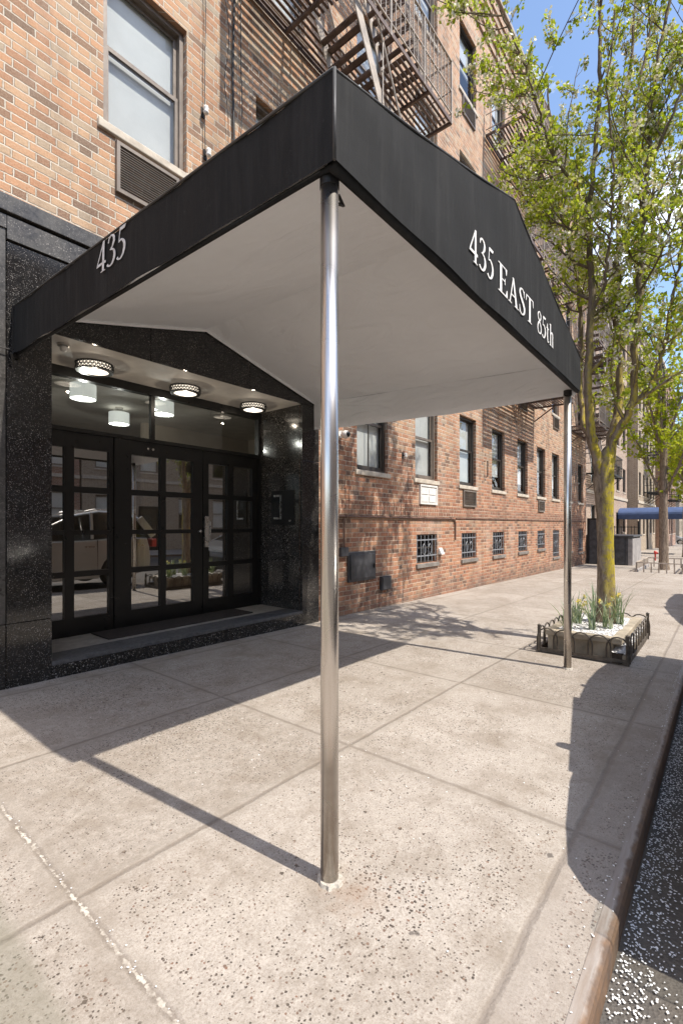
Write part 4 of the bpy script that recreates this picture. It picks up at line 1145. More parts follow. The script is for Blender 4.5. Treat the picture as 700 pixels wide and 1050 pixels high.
LIMBS=[
([(5.55,.99,1.45),(5.53,1.01,1.79),(5.44,1.08,2.15),(5.4,1.1,2.6),(5.38,1.08,3.1),(5.39,1.07,3.6),(5.38,1.08,4.11),(5.39,1.07,4.62),(5.49,1.03,5.37),(5.51,1.01,6.08),(5.57,1.01,6.75),(5.64,1.0,7.74)],.092,.012,1.1),
([(5.56,.98,1.5),(5.61,.95,1.95),(5.79,.9,2.34),(5.87,.88,2.67),(5.92,.9,3.11),(5.95,.94,3.56),(6.07,.94,4.16),(6.22,.93,5.0),(6.36,.91,5.88),(6.42,.84,6.79),(6.59,.79,8.06)],.085,.012,1.1),
([(5.57,.96,1.55),(5.59,.9,2.05),(5.57,.77,2.33),(5.55,.71,2.57),(5.5,.69,3.04),(5.53,.66,3.53),(5.54,.65,3.92),(5.49,.62,4.28),(5.46,.59,4.73),(5.5,.54,5.4),(5.6,.42,6.36),(5.68,.31,7.22)],.075,.012,1.1),
([(5.57,.78,2.36),(5.59,.59,2.6),(5.54,.49,2.81),(5.47,.42,3.06),(5.44,.37,3.41),(5.42,.32,3.75),(5.34,.26,4.23),(5.27,.18,4.86)],.036,.008,.8),
([(5.39,1.07,4.46),(5.19,1.15,4.62),(4.9,1.27,4.77),(4.7,1.36,5.08),(4.54,1.4,5.31),(4.35,1.47,5.57),(4.15,1.56,5.82)],.030,.006,1.0),
([(5.4,1.06,3.4),(5.31,.93,3.63),(5.21,.89,3.86),(5.12,.84,4.18),(5.02,.81,4.67),(4.87,.83,5.21),(4.92,.78,5.93)],.030,.006,.8),
([(5.54,1.04,1.9),(5.73,1.21,2.37),(5.92,1.29,2.87),(6.15,1.32,3.51),(6.22,1.4,4.26),(6.21,1.56,5.04),(6.24,1.69,5.97),(6.2,1.73,6.83)],.055,.010,1.0),
([(5.49,.62,4.28),(5.6,.73,4.98),(5.88,.71,5.87),(6.11,.58,6.92),(6.29,.52,7.9)],.034,.008,.8),
([(5.46,.59,4.68),(5.34,.41,4.94),(5.34,.26,5.3),(5.36,.08,5.82)],.024,.008,.6),
([(5.92,.9,3.11),(6.3,.82,3.48),(6.62,.74,4.09),(6.92,.69,4.92),(7.07,.67,5.97),(7.34,.51,7.17)],.040,.008,1.0),
([(5.38,1.08,4.11),(5.42,1.27,4.36),(5.47,1.53,4.59),(5.4,1.77,4.93),(5.26,1.94,5.15)],.024,.006,.8),
([(5.53,.66,3.53),(5.27,.5,3.66),(5.01,.35,3.79),(4.88,.19,4.11)],.018,.005,.5),
([(5.95,.94,3.56),(6.2,1.15,3.9),(6.5,1.35,4.4),(6.6,1.6,5.1),(6.65,1.75,5.9)],.028,.006,.8),
([(5.54,.65,3.92),(5.85,.45,4.3),(6.0,.35,4.9),(6.15,.25,5.6),(6.3,.2,6.4)],.028,.006,.8),
]
tree=empty('pear_tree','nearest street tree with yellow lichen on its forked trunk, young leaves and white blossom','tree',(5.55,.99,gz(5.5)),'street trees along the kerb')
grow(tree,[((5.55,.96,.12),.095),((5.55,.96,.5),.080),((5.55,.965,1.0),.075),((5.555,.97,1.4),.082),((5.56,.98,1.66),.095),((5.565,.975,1.86),.085),((5.58,.96,1.98),.045),((5.59,.95,2.04),.008)],LIMBS,11)
settle(tree)

def street_tree(x,y,h,seed,label,r=.2,lean=(0,0),yel=True,name='street_tree',spread=1.0,ls=.11):
    g=gz(x); t=empty(name,label,'tree',(x,y,g),'street trees along the kerb')
    rng=random.Random(seed); limbs=[]
    f=h*.34
    for k in range(8):
        a=2*math.pi*k/8+rng.uniform(-.3,.3); s=rng.uniform(.5,1.0)*spread; z0=g+f*rng.uniform(.75,1.35)
        P=[(x,y,z0),(x+math.cos(a)*.5*s,y+math.sin(a)*.5*s,z0+.8),(x+math.cos(a)*1.2*s,y+math.sin(a)*1.2*s,z0+2.0),(x+math.cos(a)*1.9*s,y+math.sin(a)*1.9*s,z0+3.2*rng.uniform(.7,1.2))]
        limbs.append((P,r*.42,.02,1.0))
    limbs.append(([(x,y,g+f),(x+.1,y,g+h*.6),(x-.1,y+.1,g+h*.8),(x,y,g+h)],r*.7,.03,1.4))
    grow(t,[((x,y,g-.05),r*1.1),((x+.02,y,g+.8),r*.95),((x,y,g+f*.9),r*.8),((x,y,g+f*1.4),r*.7)],limbs,seed,ls,9,6,4,'leaf_yel' if yel else 'leaf','bark_plain',False,1.8,(.7,1.6),1.0,.85)
    settle(t)
street_tree(18.6,1.55,9,21,'second street tree down the sidewalk, brown bare trunk in a low brick-edged pit',.135,spread=1.0)
street_tree(29.5,1.5,9,22,'third street tree down the sidewalk, beyond the blue awning',.17,spread=1.0,ls=.14)
street_tree(43,1.5,10,23,'fourth street tree down the sidewalk, small in the distance',.18,spread=1.2,ls=.18)
street_tree(57,1.5,10,24,'farthest street tree, a small yellow-green crown at the end of the block',.18,spread=1.4,ls=.22)

# ------------------------------------------------------------------ planter, hoop fence, daffodils
gp=gz(5.5)
fx0,fx1,fy0,fy1=4.83,6.22,.665,1.42
px0,px1,py0,py1=4.90,6.14,.735,1.36
pl=empty('tree_planter','weathered timber planter box full of white petals around the nearest tree','planter',(5.55,1.06,gp))
h=.235; w=.05
mb=MB(); mb.box(px0+.03,px1-.03,py0+.06,py0+w+.06,gp+.0,gp+h-.06); mb.build('board',M['wood'],pl,bevel=.006)
mb=MB(); mb.box(px0,px1,py1-w,py1,gp+.0,gp+h-.06); mb.build('board',M['wood'],pl,bevel=.006)
mb=MB(); mb.box(px0+.03,px0+w+.03,py0+w+.061,py1-w-.001,gp,gp+h-.06); mb.build('board',M['wood'],pl,bevel=.006)
mb=MB(); mb.box(px1-w-.03,px1-.03,py0+w+.061,py1-w-.001,gp,gp+h-.06); mb.build('board',M['wood'],pl,bevel=.006)
mb=MB()
mb.box(px0-.02,px1+.02,py0-.02,py0+w+.02,gp+h-.057,gp+h);mb.box(px0-.02,px1+.02,py1-w-.02,py1+.02,gp+h-.057,gp+h)
mb.box(px0-.02,px0+w+.02,py0+w+.022,py1-w-.022,gp+h-.057,gp+h-.002);mb.box(px1-w-.02,px1+.02,py0+w+.022,py1-w-.022,gp+h-.057,gp+h-.002)
mb.build('rim',M['wood'],pl,bevel=.008)
mb=MB(); 
for i in range(16):
    for j in range(8):
        def q(a,b):
            x=lerp(px0+w,px1-w,a/16); y=lerp(py0+w,py1-w,b/8); return (x,y,gp+h-.022+.03*math.exp(-((x-5.55)**2+(y-.99)**2)/.06)+.006*math.sin(a*2.1+b*1.7))
        mb.face([q(i,j),q(i+1,j),q(i+1,j+1),q(i,j+1)])
mb.build('soil',M['soil'],pl,smooth=True)
settle(pl)
mb=MB()
for i in range(9000):
    x=rs.uniform(px0+w,px1-w); y=rs.uniform(py0+w,py1-w)
    petal(x,y,gp+h-.016+.03*math.exp(-((x-5.55)**2+(y-.99)**2)/.06)+rs.uniform(0,.008),rs.uniform(.006,.011))
for i in range(3800):
    x=rs.uniform(fx0+.02,fx1-.02); y=rs.uniform(fy0+.02,py0+.055)
    petal(x,y,gp+.102+rs.uniform(0,.014),rs.uniform(.006,.011))
tag(mb.build('petal_litter',M['petal'],fixn=False),'drifts of white petals lying in the planter and inside its iron fence','petals',kind='stuff')
fe=empty('hoop_fence','low black wrought iron hoop fence around the nearest planter','fence',(5.55,fy0,gp))
def hoops(a,b,n,name):
    mb=MB(); a=Vector(a); b=Vector(b); d=(b-a)
    mb.bar(a+Vector((0,0,.045)),b+Vector((0,0,.045)),.016,.030)
    mb.bar(a+Vector((0,0,.012)),b+Vector((0,0,.012)),.010,.02)
    step=d/n
    for i in range(n):
        s=a+step*(i-.12); e=a+step*(i+1.12); c=(s+e)/2; r=(e-s).length/2; u=(e-s).normalized()
        pts=[s+Vector((0,0,.03)),s+Vector((0,0,.13))]
        for k in range(9):
            t=math.pi*k/8; pts.append(c-u*r*math.cos(t)+Vector((0,0,.15+.105*math.sin(t))))
        pts+=[e+Vector((0,0,.13)),e+Vector((0,0,.03))]
        mb.tube([p+Vector((0,0,0)) for p in pts],.0075,6)
    return mb.build(name,M['fence_iron'],fe,smooth=False)
hoops((fx0,fy0,gp),(fx1,fy0,gp),8,'hoop_panel'); hoops((fx0,fy1,gp),(fx1,fy1,gp),8,'hoop_panel')
hoops((fx0,fy0,gp),(fx0,fy1,gp),5,'hoop_panel'); hoops((fx1,fy0,gp),(fx1,fy1,gp),5,'hoop_panel')
for (x,y) in ((fx0,fy0),(fx1,fy0),(fx0,fy1),(fx1,fy1)):
    mb=MB(); mb.box(x-.013,x+.013,y-.013,y+.013,gp-.01,gp+.27); mb.lathe([(0,.29),(.018,.28),(.018,.27),(0,.268)],(x,y,gp),8); mb.build('corner_post',M['fence_iron'],fe)
mb=MB(); mb.box(fx0+.02,fx1-.02,fy0+.018,fy0+.045,gp,gp+.095); mb.build('kerb_board',M['wood'],fe,bevel=.004)
mb=MB(); mb.box(fx0+.03,fx1-.03,fy0+.046,py0+.058,gp,gp+.10); mb.build('outer_bed',M['soil'],fe)
settle(fe)
def daff(x,y,seed,lab,nfl):
    rng=random.Random(seed); z=gp+h-.05; t=empty('daffodil_plant',lab,'daffodils',(x,y,z),'daffodil clumps in the nearest planter')
    mb=MB()
    for k in range(rng.randint(16,24)):
        a=rng.uniform(0,6.28); L=rng.uniform(.24,.48); ln=rng.uniform(.05,.55); w0=rng.uniform(.006,.011); ox,oy=rng.uniform(-.04,.04),rng.uniform(-.04,.04)
        P=[]; dx,dy=math.cos(a),math.sin(a)
        for s in range(6):
            f=s/5; P.append((ox+dx*ln*L*f*f*1.2,oy+dy*ln*L*f*f*1.2,L*(f-.18*ln*f*f*2)))
        sx,sy=-dy,dx
        for s in range(5):
            wa=w0*(1-(s/5)**2.5); wb=w0*(1-((s+1)/5)**2.5)+.0006
            A,B=P[s],P[s+1]
            mb.face([(A[0]-sx*wa,A[1]-sy*wa,A[2]),(B[0]-sx*wb,B[1]-sy*wb,B[2]),(B[0]+sx*wb,B[1]+sy*wb,B[2]),(A[0]+sx*wa,A[1]+sy*wa,A[2])])
    mb.build('leaves',M['blade'],t,fixn=False)
    for k in range(nfl):
        a=rng.uniform(0,6.28); L=rng.uniform(.26,.38); bx,by=.07*math.cos(a),.07*math.sin(a)
        m=MB(); m.tube([(0,0,0),(bx*.4,by*.4,L*.6),(bx,by,L)],.003,5); s=m.build('stem',M['blade'],t)
        m=MB(); c=Vector((bx+.012*math.cos(a),by+.012*math.sin(a),L)); n=Vector((math.cos(a),math.sin(a),.1)).normalized(); u=n.cross(Vector((0,0,1))).normalized(); v=u.cross(n)
        for j in range(6):
            b=j*math.pi/3; d=u*math.cos(b)+v*math.sin(b); e=-u*math.sin(b)+v*math.cos(b)
            m.face([c,c+d*.02+e*.009,c+d*.034,c+d*.02-e*.009])
        m.tube([c,c+n*.02],[.006,.010],8,False)
        m.build('flower',M['flower'],s,fixn=False)
for i,(x,y,n,l) in enumerate([(5.02,1.20,0,'small clump of green daffodil leaves at the back left planter corner'),(5.16,1.02,3,'tallest daffodil clump with faded flowers, left of the tree trunk'),(5.30,.90,1,'daffodil clump directly in front of the tree trunk, left side'),(5.52,.84,1,'daffodil clump at the front board before the trunk'),(5.72,.92,2,'spiky daffodil clump just right of the trunk foot'),(5.90,.98,1,'large arching daffodil clump toward the right end of the planter'),(6.05,1.16,0,'drooping daffodil leaves at the far right planter corner'),(5.36,1.2,2,'daffodil clump with flower stalks behind the left of the trunk')]):
    daff(x,y,40+i,l,n)

# low fence and pit of the second tree
t=empty('tree_pit_fence','low white-grey hooped fence round the pit of the second street tree','fence',(18.2,1.0,gz(18)))
g=gz(18)
for (x0,x1,y) in ((16.9,19.6,.95),(16.9,19.6,2.1)):
    mb=MB(); mb.box(x0,x1,y-.05,y+.05,g-.05,g+.10); mb.build('edging',M['grey_stone'],t,bevel=.01)
    mb=MB()
    for k in range(24): 
        x=lerp(x0,x1,k/23); mb.tube([(x,y,g+.08),(x,y,g+.30)],.02,6)
    mb.bar((x0,y,g+.31),(x1,y,g+.31),.03,.03); mb.build('rail',M['fe_light'],t)
for x in (16.9,19.6):
    mb=MB()
    for k in range(7): mb.tube([(x,lerp(.95,2.1,k/6),g+.0),(x,lerp(.95,2.1,k/6),g+.30)],.02,6)
    mb.bar((x,.95,g+.31),(x,2.1,g+.31),.03,.03); mb.build('rail',M['fe_light'],t)
settle(t)

# ------------------------------------------------------------------ neighbouring and facing buildings
def row_building(name,label,x0,x1,y,sgn,h,brick,floors,ncol,deep=11,trim='stone',base='grey_stone',door=None,fm='bronze_dark',z0=None):
    g=min(gz(x0),gz(x1)); t=empty(name,label,'building',((x0+x1)/2,y,g))
    W=(x1-x0)/ncol; holes=[]; ws=[]
    fh=(h-.6)/floors
    for f in range(floors):
        for c in range(ncol):
            cx=x0+W*(c+.5); w=min(1.05,W*.5); zz=g+.9+fh*f+ (0.2 if f else .35)
            if f==0 and door is not None and c==door: 
                holes.append((cx-.6,cx+.6,g,g+2.5)); continue
            holes.append((cx-w/2,cx+w/2,zz,zz+fh*.55)); ws.append((cx-w/2,zz,w,fh*.55))
    mb=MB(); wall_mesh(mb,x0,x1,g-.4,g+h,holes,y,sgn,.15)
    mb.mi=0
    yb=y-sgn*deep
    for P in ([(x0,y,g-.4),(x0,yb,g-.4),(x0,yb,g+h),(x0,y,g+h)],[(x1,y,g-.4),(x1,yb,g-.4),(x1,yb,g+h),(x1,y,g+h)],[(x0,yb,g-.4),(x1,yb,g-.4),(x1,yb,g+h),(x0,yb,g+h)]):
        mb.face(P,[(p[0]+p[1],p[2]) for p in P])
    mb.build('wall',[M[brick],M['dark_void']],t,fixn=False)
    mb=MB(); mb.box(x0,x1,y-sgn*.3,yb,g+h-.4,g+h-.3); mb.build('roof',M['roof'],t)
    mb=MB(); mb.box(x0-.02,x1+.02,y+sgn*.25,y-sgn*.1,g+h+.002,g+h+.22); mb.box(x0,x1,y+sgn*.12,y-sgn*.02,g+h-.35,g+h-.001)
    for k in range(int((x1-x0)/.7)): mb.box(x0+.2+k*.7,x0+.35+k*.7,y+sgn*.20,y-sgn*.02,g+h-.28,g+h+.0015)
    mb.build('cornice',M[trim],t)
    mb=MB(); mb.box(x0,x1,y+sgn*.05,y+sgn*.002,g+fh+.55,g+fh+.72); mb.build('belt_course',M[trim],t)
    pr={}
    for x,z,w,hh in ws:
        k=(round(w,2),round(hh,2),random.Random(x*7+z).choice([0,.5,1]))
        if k not in pr: o=make_window(w,hh,sgn,None,M[fm],k[2],False,trim); pr[k]=o
        else: o=copy_tree(pr[k])
        o.location=(x,y,z); o.parent=t
    if door is not None:
        cx=x0+W*(door+.5); f=MB(); s=-sgn
        f.box(cx-.6,cx-.5,y+s*.05,y+s*.15,g,g+2.5);f.box(cx+.5,cx+.6,y+s*.05,y+s*.15,g,g+2.5);f.box(cx-.5,cx+.5,y+s*.05,y+s*.15,g+2.35,g+2.5);f.box(cx-.5,cx+.5,y+s*.08,y+s*.13,g,g+.9)
        o=f.build('door',M['black_metal'],t); f=MB(); f.face([(cx-.5,y+s*.1,g+.9),(cx+.5,y+s*.1,g+.9),(cx+.5,y+s*.1,g+2.35),(cx-.5,y+s*.1,g+2.35)]); f.build('pane',M['glass'],o,fixn=False)
    settle(t)
    return t
nb1=row_building('apartment_building','pale brick apartment building next beyond the red brick one, partly hidden by branches',19.95,36,WY+.9,-1,14.2,'brick_far',5,7,door=5)
nb2=row_building('apartment_building','tan brick apartment building in the middle of the block beyond the pale one',36.1,46,WY+.3,-1,14.6,'brick_tan',5,5,door=2)
nb3=row_building('apartment_building','dark red brick building farthest down the block, behind the yellow-green trees',46.1,62,WY,-1,15.5,'brick_red',5,8,door=3)
row_building('apartment_building','white-trimmed corner building across the avenue at the far end of the street',84,110,WY+1,-1,15,'brick_tan',5,9)
# across the street (seen in the door glass)
row_building('apartment_building','red brick building opposite the awning, mirrored in the door glass',-2,9.5,-14.3,1,12.6,'brick_red',4,6,door=2,fm='bronze')
row_building('apartment_building','tan brick building opposite, to the right of the red one, seen in reflection',9.6,21,-14.3,1,13.5,'brick_tan',4,5,door=1,fm='bronze')
row_building('apartment_building','pale brick building opposite, to the left of the red one, seen in reflection',-16,-2.1,-14.3,1,13.0,'brick_far',4,7,door=3,fm='bronze')
row_building('apartment_building','long red brick building farther along the opposite side of the street',21.1,48,-14.3,1,13.0,'brick_red',4,11,door=4,fm='bronze_dark')
fire_far=None
def small_fe(x0,x1,y,g,zs,label):
    t=empty('fire_escape',label,'fire escape',(x0,y,g),'fire escapes on the far facades')
    for z in zs:
        mb=MB()
        for k in range(14): mb.box(x0,x1,y-.95+.9*k/13-.018,y-.95+.9*k/13+.018,z-.01,z+.01)
        mb.bar((x0,y-.98,z-.03),(x1,y-.98,z-.03),.02,.08); 
        for x in (x0,(x0+x1)/2,x1): mb.bar((x,y-.98,z-.04),(x,y-.02,z-.04),.04,.06); mb.bar((x,y-.9,z-.06),(x,y-.02,z-.8),.03,.03)
        mb.build('platform',M['iron'],t)
        mb=MB()
        for zz in (z+.45,z+.9): mb.bar((x0,y-.98,zz),(x1,y-.98,zz),.03,.03); mb.bar((x0,y-.98,zz),(x0,y-.02,zz),.03,.03); mb.bar((x1,y-.98,zz),(x1,y-.02,zz),.03,.03)
        for k in range(int((x1-x0)/.14)): mb.bar((x0+k*.14,y-.98,z),(x0+k*.14,y-.98,z+.9),.014,.014)
        mb.build('railing',M['iron'],t)
    for a,b in zip(zs[:-1],zs[1:]):
        mb=MB()
        for yy in (y-.85,y-.35): mb.bar((x1-.4,yy,a),(x0+.5,yy,b),.03,.16)
        for k in range(1,11): f=k/11; mb.box(lerp(x1-.4,x0+.5,f)-.1,lerp(x1-.4,x0+.5,f)+.1,y-.83,y-.37,lerp(a,b,f)-.012,lerp(a,b,f)+.012)
        mb.build('stair',M['fe_light'],t)
    settle(t)
small_fe(24.0,27.6,WY+.9,gz(25),[3.6,6.3,9.0,11.7],'black fire escape on the pale brick building beyond the red brick one')
small_fe(39.0,42.4,WY+.3,gz(37),[3.5,6.3,9.1,11.8],'black fire escape on the tan building in the middle of the block')
small_fe(50.0,54.0,WY,gz(52),[3.4,6.3,9.3,12.2],'black fire escape on the farthest dark red building')

# blue awning, planter wall, gate
g=gz(33.5)
t=empty('blue_awning','long blue canvas awning reaching over the far sidewalk on two posts','awning',(33.5,2.6,g))
mb=MB(); X0,X1,Y0,Y1=32.4,34.6,.9,4.98; z0=g+2.05
for (a,b) in ((X0,(X0+X1)/2),((X0+X1)/2,X1)):
    pass
n=12
for i in range(n):
    a0=math.pi*i/n; a1=math.pi*(i+1)/n; cx=(X0+X1)/2; r=(X1-X0)/2
    mb.face([(cx-r*math.cos(a0),Y0,z0+.28+.42*math.sin(a0)),(cx-r*math.cos(a1),Y0,z0+.28+.42*math.sin(a1)),(cx-r*math.cos(a1),Y1,z0+.28+.42*math.sin(a1)),(cx-r*math.cos(a0),Y1,z0+.28+.42*math.sin(a0))])
mb.face([(cx-r*math.cos(math.pi*i/n),Y0,z0+.28+.42*math.sin(math.pi*i/n)) for i in range(n+1)])
mb.build('barrel_roof',M['blue_canvas'],t,fixn=False)
mb=MB(); mb.box(X0-.005,X0+.005,Y0,Y1,z0,z0+.28); mb.box(X1-.005,X1+.005,Y0,Y1,z0,z0+.3); mb.box(X0+.006,X1-.006,Y0-.005,Y0+.005,z0,z0+.3); mb.build('valance',M['blue_canvas'],t)
for x in (X0+.05,X1-.05):
    mb=MB(); mb.tube([(x,Y0+.05,g-.02),(x,Y0+.05,z0+.2)],.035,12); mb.build('pole',M['chrome'],t)
settle(t)
t=empty('stoop_wall','dark grey metal-faced enclosure with a grey stone end on the far sidewalk, seen just right of the nearest trunk','enclosure',(20.6,3.1,gz(21)))
g=gz(21)
mb=MB(); mb.box(20.0,22.2,2.75,2.83,g-.05,g+1.05); mb.box(20.0,20.07,2.831,4.2,g-.05,g+1.05); mb.build('metal_side',M['grey_box'],t,bevel=.01)
mb=MB(); mb.box(20.0,22.25,2.60,2.748,g-.05,g+1.0); mb.build('stone_end',M['grey_stone'],t,bevel=.01)
mb=MB(); mb.box(19.96,22.3,2.57,4.2,g+1.052,g+1.12); mb.build('lid',M['grey_box'],t,bevel=.01)
for k in range(4):
    mb=MB(); mb.box(19.975,19.999,2.86+k*.33,3.15+k*.33,g+.05,g+.98); mb.build('door_panel',M['grey_box'],t,bevel=.005)
settle(t)
t=empty('iron_gate','tall black iron railing gate standing on the far sidewalk beyond the dark enclosure','gate',(23.0,3.0,gz(23)))
g=gz(23); mb=MB()
for k in range(14): mb.bar((22.6,2.75+k*.12,g),(22.6,2.75+k*.12,g+1.5),.02,.02)
for z in (.15,.8,1.45): mb.bar((22.6,2.75,g+z),(22.6,4.3,g+z),.03,.03)
mb.build('bars',M['iron'],t)
for y in (2.72,4.33): mb=MB(); mb.box(22.56,22.64,y-.04,y+.04,g-.02,g+1.7); mb.build('gate_post',M['iron'],t)
settle(t)
t=empty('dark_gate','dark recessed steel door at the far end of the red brick building','gate',(19.9,WY+.2,gz(20)))
g=gz(20); mb=MB(); mb.box(19.86,19.94,3.35,3.43,g-.02,g+1.75); mb.box(19.86,19.94,4.0,4.08,g-.02,g+1.75); mb.box(19.861,19.939,3.43,4.0,g+1.68,g+1.749); mb.build('gate_frame',M['iron'],t)
mb=MB(); mb.box(19.88,19.92,3.431,3.999,g+.03,g+1.679); mb.build('gate_panel',M['grey_box'],t); settle(t)
t=empty('fire_hydrant_cap','small red standpipe connection on the far sidewalk by the gate','standpipe',(24.6,2.35,gz(24.6))); t.scale=(.65,.65,.65)
mb=MB(); mb.lathe([(.05,0),(.05,.45),(.09,.46),(.09,.60),(.05,.66),(0,.67)],n=14); mb.build('riser',M['red'],t)
mb=MB(); mb.tube([(0,0,.52),(-.16,-.03,.52)],.05,10); mb.tube([(0,0,.52),(0,-.16,.52)],.05,10); mb.build('outlet',M['red'],t)

# ------------------------------------------------------------------ cars parked at the kerb
def car(name,label,x,y,paint,L=4.45,Wd=1.82,H=1.66,rot=0,plate=True):
    t=empty(name,label,'car',(x,y,gz(x)-.085),'cars parked along the kerb'); t.rotation_euler=(R(.9)*0,0,rot)
    hw=Wd/2
    # side profile lower body with wheel arches (x along the car, front at 0)
    def arch(cx,r=.37):
        return [(cx-r*math.cos(a),.32+r*math.sin(a)) for a in [math.pi*i/10 for i in range(11)]]
    wf,wr_=.86,L-.88
    prof=[(.04,.30),(.06,.24),(wf-.40,.22)]+arch(wf)+[(wf+.40,.22),(wr_-.40,.22)]+arch(wr_)+[(wr_+.40,.24),(L-.05,.30),(L,.52),(L-.02,.82),(L-.08,1.02),(L-.5,1.04),(2.6,1.00),(1.45,.98),(.95,.93),(.42,.80),(.14,.68),(.02,.56)]
    mb=MB(); n=len(prof); st=[(-hw,.93),(-hw+.05,.985),(-hw+.16,1.0),(hw-.16,1.0),(hw-.05,.985),(hw,.93)]
    base=len(mb.v)
    for yy,k in st:
        inset=abs(yy)/hw
        for (px,pz) in prof:
            # plan-view rounding of nose and tail, tumblehome above the belt
            s=(1-.10*max(0,inset-.5)*2) if (px<.9 or px>L-.6) else 1
            cxm=L/2; q=cxm+(px-cxm)*(s if inset>.5 else 1)
            top=1 if pz>.75 else 0
            mb.v.append((q,yy*(1-.02*top),.55+(pz-.55)*k if pz>.8 else pz))
    for i in range(len(st)-1):
        for k in range(n):
            k2=(k+1)%n; mb.f.append((base+i*n+k,base+(i+1)*n+k,base+(i+1)*n+k2,base+i*n+k2)); mb.m.append(0); mb.uv.append(None)
    mb.f.append(tuple(base+k for k in range(n))); mb.m.append(0); mb.uv.append(None)
    mb.f.append(tuple(base+(len(st)-1)*n+k for k in reversed(range(n)))); mb.m.append(0); mb.uv.append(None)
    body=mb.build('body',paint,t,smooth=False,bevel=.02)
    # cabin: glass house and roof
    cb=[(1.05,.91),(2.25,H-.09),(2.75,H),(L-.85,H-.01),(L-.38,H-.12),(L-.10,1.04)]
    gm=MB(); tw=hw*.80; bw=hw*.955
    def cy(z): return lerp(bw,tw,(z-1.0)/(H-1.0))
    m=len(cb); base=len(gm.v)
    for s in (-1,1):
        for (px,pz) in cb: gm.v.append((px,s*cy(pz)*.985,pz-.01))
    for k in range(m):
        k2=(k+1)%m; gm.f.append((base+k,base+m+k,base+m+k2,base+k2)); gm.m.append(0); gm.uv.append(None)
    gm.f.append(tuple(base+k for k in reversed(range(m)))); gm.m.append(0); gm.uv.append(None)
    gm.f.append(tuple(base+m+k for k in range(m))); gm.m.append(0); gm.uv.append(None)
    gm.build('window_glass',M['car_glass'],t)
    rm=MB(); 
    rp=cb[1:5]
    for a,b in zip(rp[:-1],rp[1:]):
        rm.hexa([(a[0],-cy(a[1]),a[1]-.03),(b[0],-cy(b[1]),b[1]-.03),(b[0],cy(b[1]),b[1]-.03),(a[0],cy(a[1]),a[1]-.03),(a[0],-cy(a[1])+.05,a[1]+.02),(b[0],-cy(b[1])+.05,b[1]+.02),(b[0],cy(b[1])-.05,b[1]+.02),(a[0],cy(a[1])-.05,a[1]+.02)])
    for s in (-1,1):
        for (a,b,w) in ((cb[0],cb[1],.03),((2.55,1.0),(2.58,H-.03),.06),(cb[5],cb[4],.16)):
            rm.bar((a[0],s*cy(a[1]),a[1]),(b[0],s*cy(b[1]),b[1]),w if True else .05,.03,(0,s*1,0))
    rm.build('roof_panel',paint,t,bevel=.012)
    for s in (-1,1):
        a=MB(); a.tube([(2.5,s*(tw-.10),H-.01),(2.7,s*(tw-.10),H+.04),(L-1.0,s*(tw-.10),H+.04),(L-.8,s*(tw-.10),H)],.016,8); a.build('roof_rail',M['chrome'],t)
        a=MB(); a.box(1.30,1.38,s*(hw-.06),s*(hw+.05),.97,1.05); a.build('mirror',paint,t,bevel=.03)
        a=MB(); a.box(.07,.24,s*(hw-.42),s*(hw-.16),.64,.75); a.build('headlight',M['glass'],t,bevel=.02)
        a=MB(); a.box(L-.12,L+.0,s*(hw-.30),s*(hw-.08),.80,.98); a.build('tail_light',M['red'],t,bevel=.02)
        for dx in (2.05,3.1): a=MB(); a.box(dx+.35,dx+.53,s*(hw-.004),s*(hw+.018),.84,.865); a.build('door_handle',M['chrome'],t)
        a=MB(); 
        for dx in (1.5,2.64,3.45): a.box(dx,dx+.006,s*(hw-.02),s*(hw+.001),.35,.98)
        a.build('door_gap',M['black_metal'],t)
        for wx in (wf,wr_):
            a=MB(); a.lathe([(.20,-.105),(.30,-.11),(.325,-.09),(.33,0),(.325,.09),(.30,.11),(.20,.105)],(wx,s*(hw-.12),.33),28,'y'); w=a.build('wheel',M['rubber'],t,smooth=True)
            a=MB(); a.lathe([(.205,-.02*s),(.205,.095*s),(.19,.10*s),(.185,.03*s),(0,.02*s)],(wx,s*(hw-.12),.33),28,'y')
            for k in range(10):
                q=2*math.pi*k/10; c=Vector((wx,s*(hw-.05),.33)); a.bar(c,c+Vector((math.cos(q)*.19,0,math.sin(q)*.19)),.03,.02,(0,1,0))
            a.lathe([(0,.09*s),(.04,.085*s),(.04,.05*s)],(wx,s*(hw-.12),.33),12,'y'); a.build('rim',M['chrome'],w)
    a=MB(); a.box(.015,.05,-.42,.42,.55,.72)
    for k in range(5): a.box(.005,.015,-.42,.42,.56+k*.034,.572+k*.034)
    a.build('grille',M['black_metal'],t)
    a=MB(); a.box(.02,.14,-hw+.35,hw-.35,.30,.44); a.build('bumper',M['grey_box'],t,bevel=.02)
    return t
car('parked_car','silver compact sport utility car parked at the kerb beside the awning, mirrored in the doors',1.52,-.87,M['car_silver'],L=3.95,H=1.56)
car('parked_car','dark graphite car parked at the kerb just past the nearest tree',7.1,-.9,M['car_dark'],L=4.4,H=1.5)
car('parked_car','silver car small in the distance beyond the second tree',66,3.0,M['car_silver'],L=4.4,H=1.5,rot=R(90))

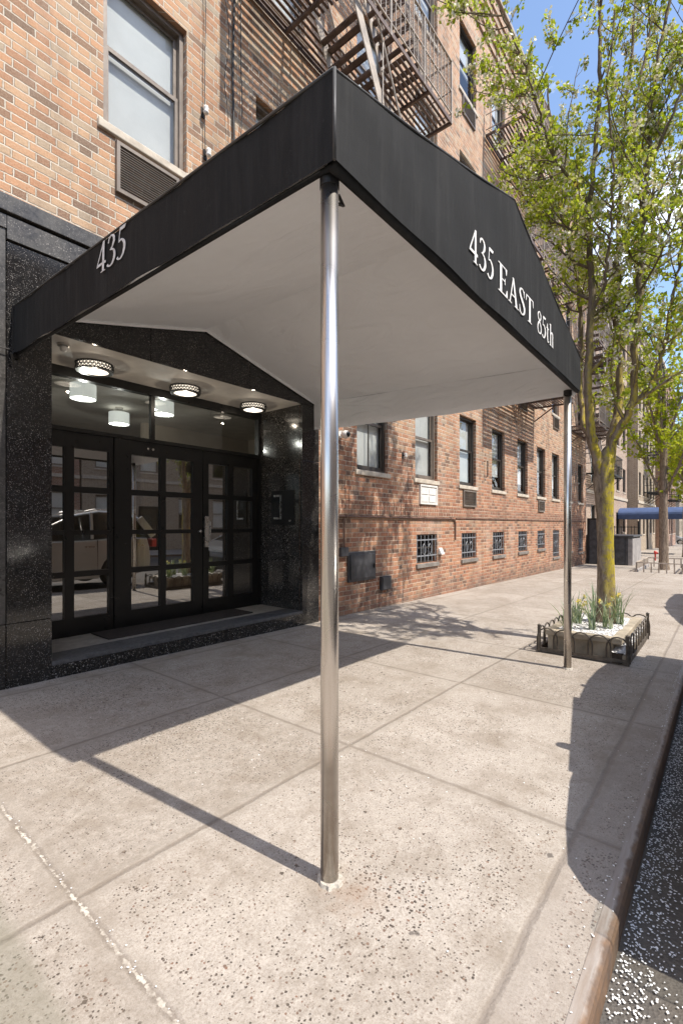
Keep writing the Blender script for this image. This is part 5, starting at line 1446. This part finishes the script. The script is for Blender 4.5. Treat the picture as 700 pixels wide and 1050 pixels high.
# ------------------------------------------------------------------ sky, sun, camera
sd=Vector((.17,-1.59,2.39)).normalized()
w=bpy.data.worlds.new("World"); S.world=w; w.use_nodes=True; nt=w.node_tree; nt.nodes.clear()
out=nt.nodes.new('ShaderNodeOutputWorld'); bg=nt.nodes.new('ShaderNodeBackground'); sk=nt.nodes.new('ShaderNodeTexSky')
sk.sky_type='NISHITA'; sk.sun_disc=False; sk.sun_elevation=math.asin(sd.z); sk.sun_rotation=math.atan2(sd.x,sd.y)
sk.air_density=1.0; sk.dust_density=.8; sk.ozone_density=1.6; sk.altitude=50
tc=nt.nodes.new('ShaderNodeTexCoord'); mp=nt.nodes.new('ShaderNodeMapping'); mp.inputs['Scale'].default_value=(1,1,2.2)
nz=nt.nodes.new('ShaderNodeTexNoise'); nz.inputs['Scale'].default_value=2.6; nz.inputs['Detail'].default_value=7; nz.inputs['Roughness'].default_value=.6
rp=nt.nodes.new('ShaderNodeValToRGB'); rp.color_ramp.elements[0].position=.50; rp.color_ramp.elements[1].position=.70
mx=nt.nodes.new('ShaderNodeMix'); mx.data_type='RGBA'
L=nt.links.new
L(tc.outputs['Generated'],mp.inputs['Vector']); L(mp.outputs[0],nz.inputs['Vector']); L(nz.outputs['Fac'],rp.inputs[0])
L(rp.outputs[0],mx.inputs[0]); L(sk.outputs[0],mx.inputs[6]); mx.inputs[7].default_value=(9,9,9.4,1)
L(mx.outputs[2],bg.inputs[0]); bg.inputs[1].default_value=.15; L(bg.outputs[0],out.inputs[0])
ld=bpy.data.lights.new('sun','SUN'); ld.energy=3.4; ld.angle=R(.53); ld.color=(1,.94,.85)
lo=bpy.data.objects.new('sun',ld); COL.objects.link(lo); lo.rotation_euler=(-sd).to_track_quat('-Z','Y').to_euler(); lo.location=(0,-5,20)

cd=bpy.data.cameras.new('camera'); cam=bpy.data.objects.new('camera',cd); COL.objects.link(cam); S.camera=cam
cam.location=(0,0,1.2); th=R(39.25)
cam.rotation_euler=(R(90),0,th-R(90))
cd.sensor_fit='VERTICAL'; cd.sensor_height=36; cd.lens=480/1050*36; cd.shift_y=13/1050; cd.clip_start=.05; cd.clip_end=1500
S.view_settings.view_transform='Standard'; S.view_settings.look='None'; S.view_settings.exposure=.96; S.view_settings.gamma=1
S.cycles.max_bounces=8; S.cycles.diffuse_bounces=5; S.cycles.glossy_bounces=4; S.cycles.transparent_max_bounces=16; S.cycles.sample_clamp_indirect=8
S.cycles.use_denoising=True
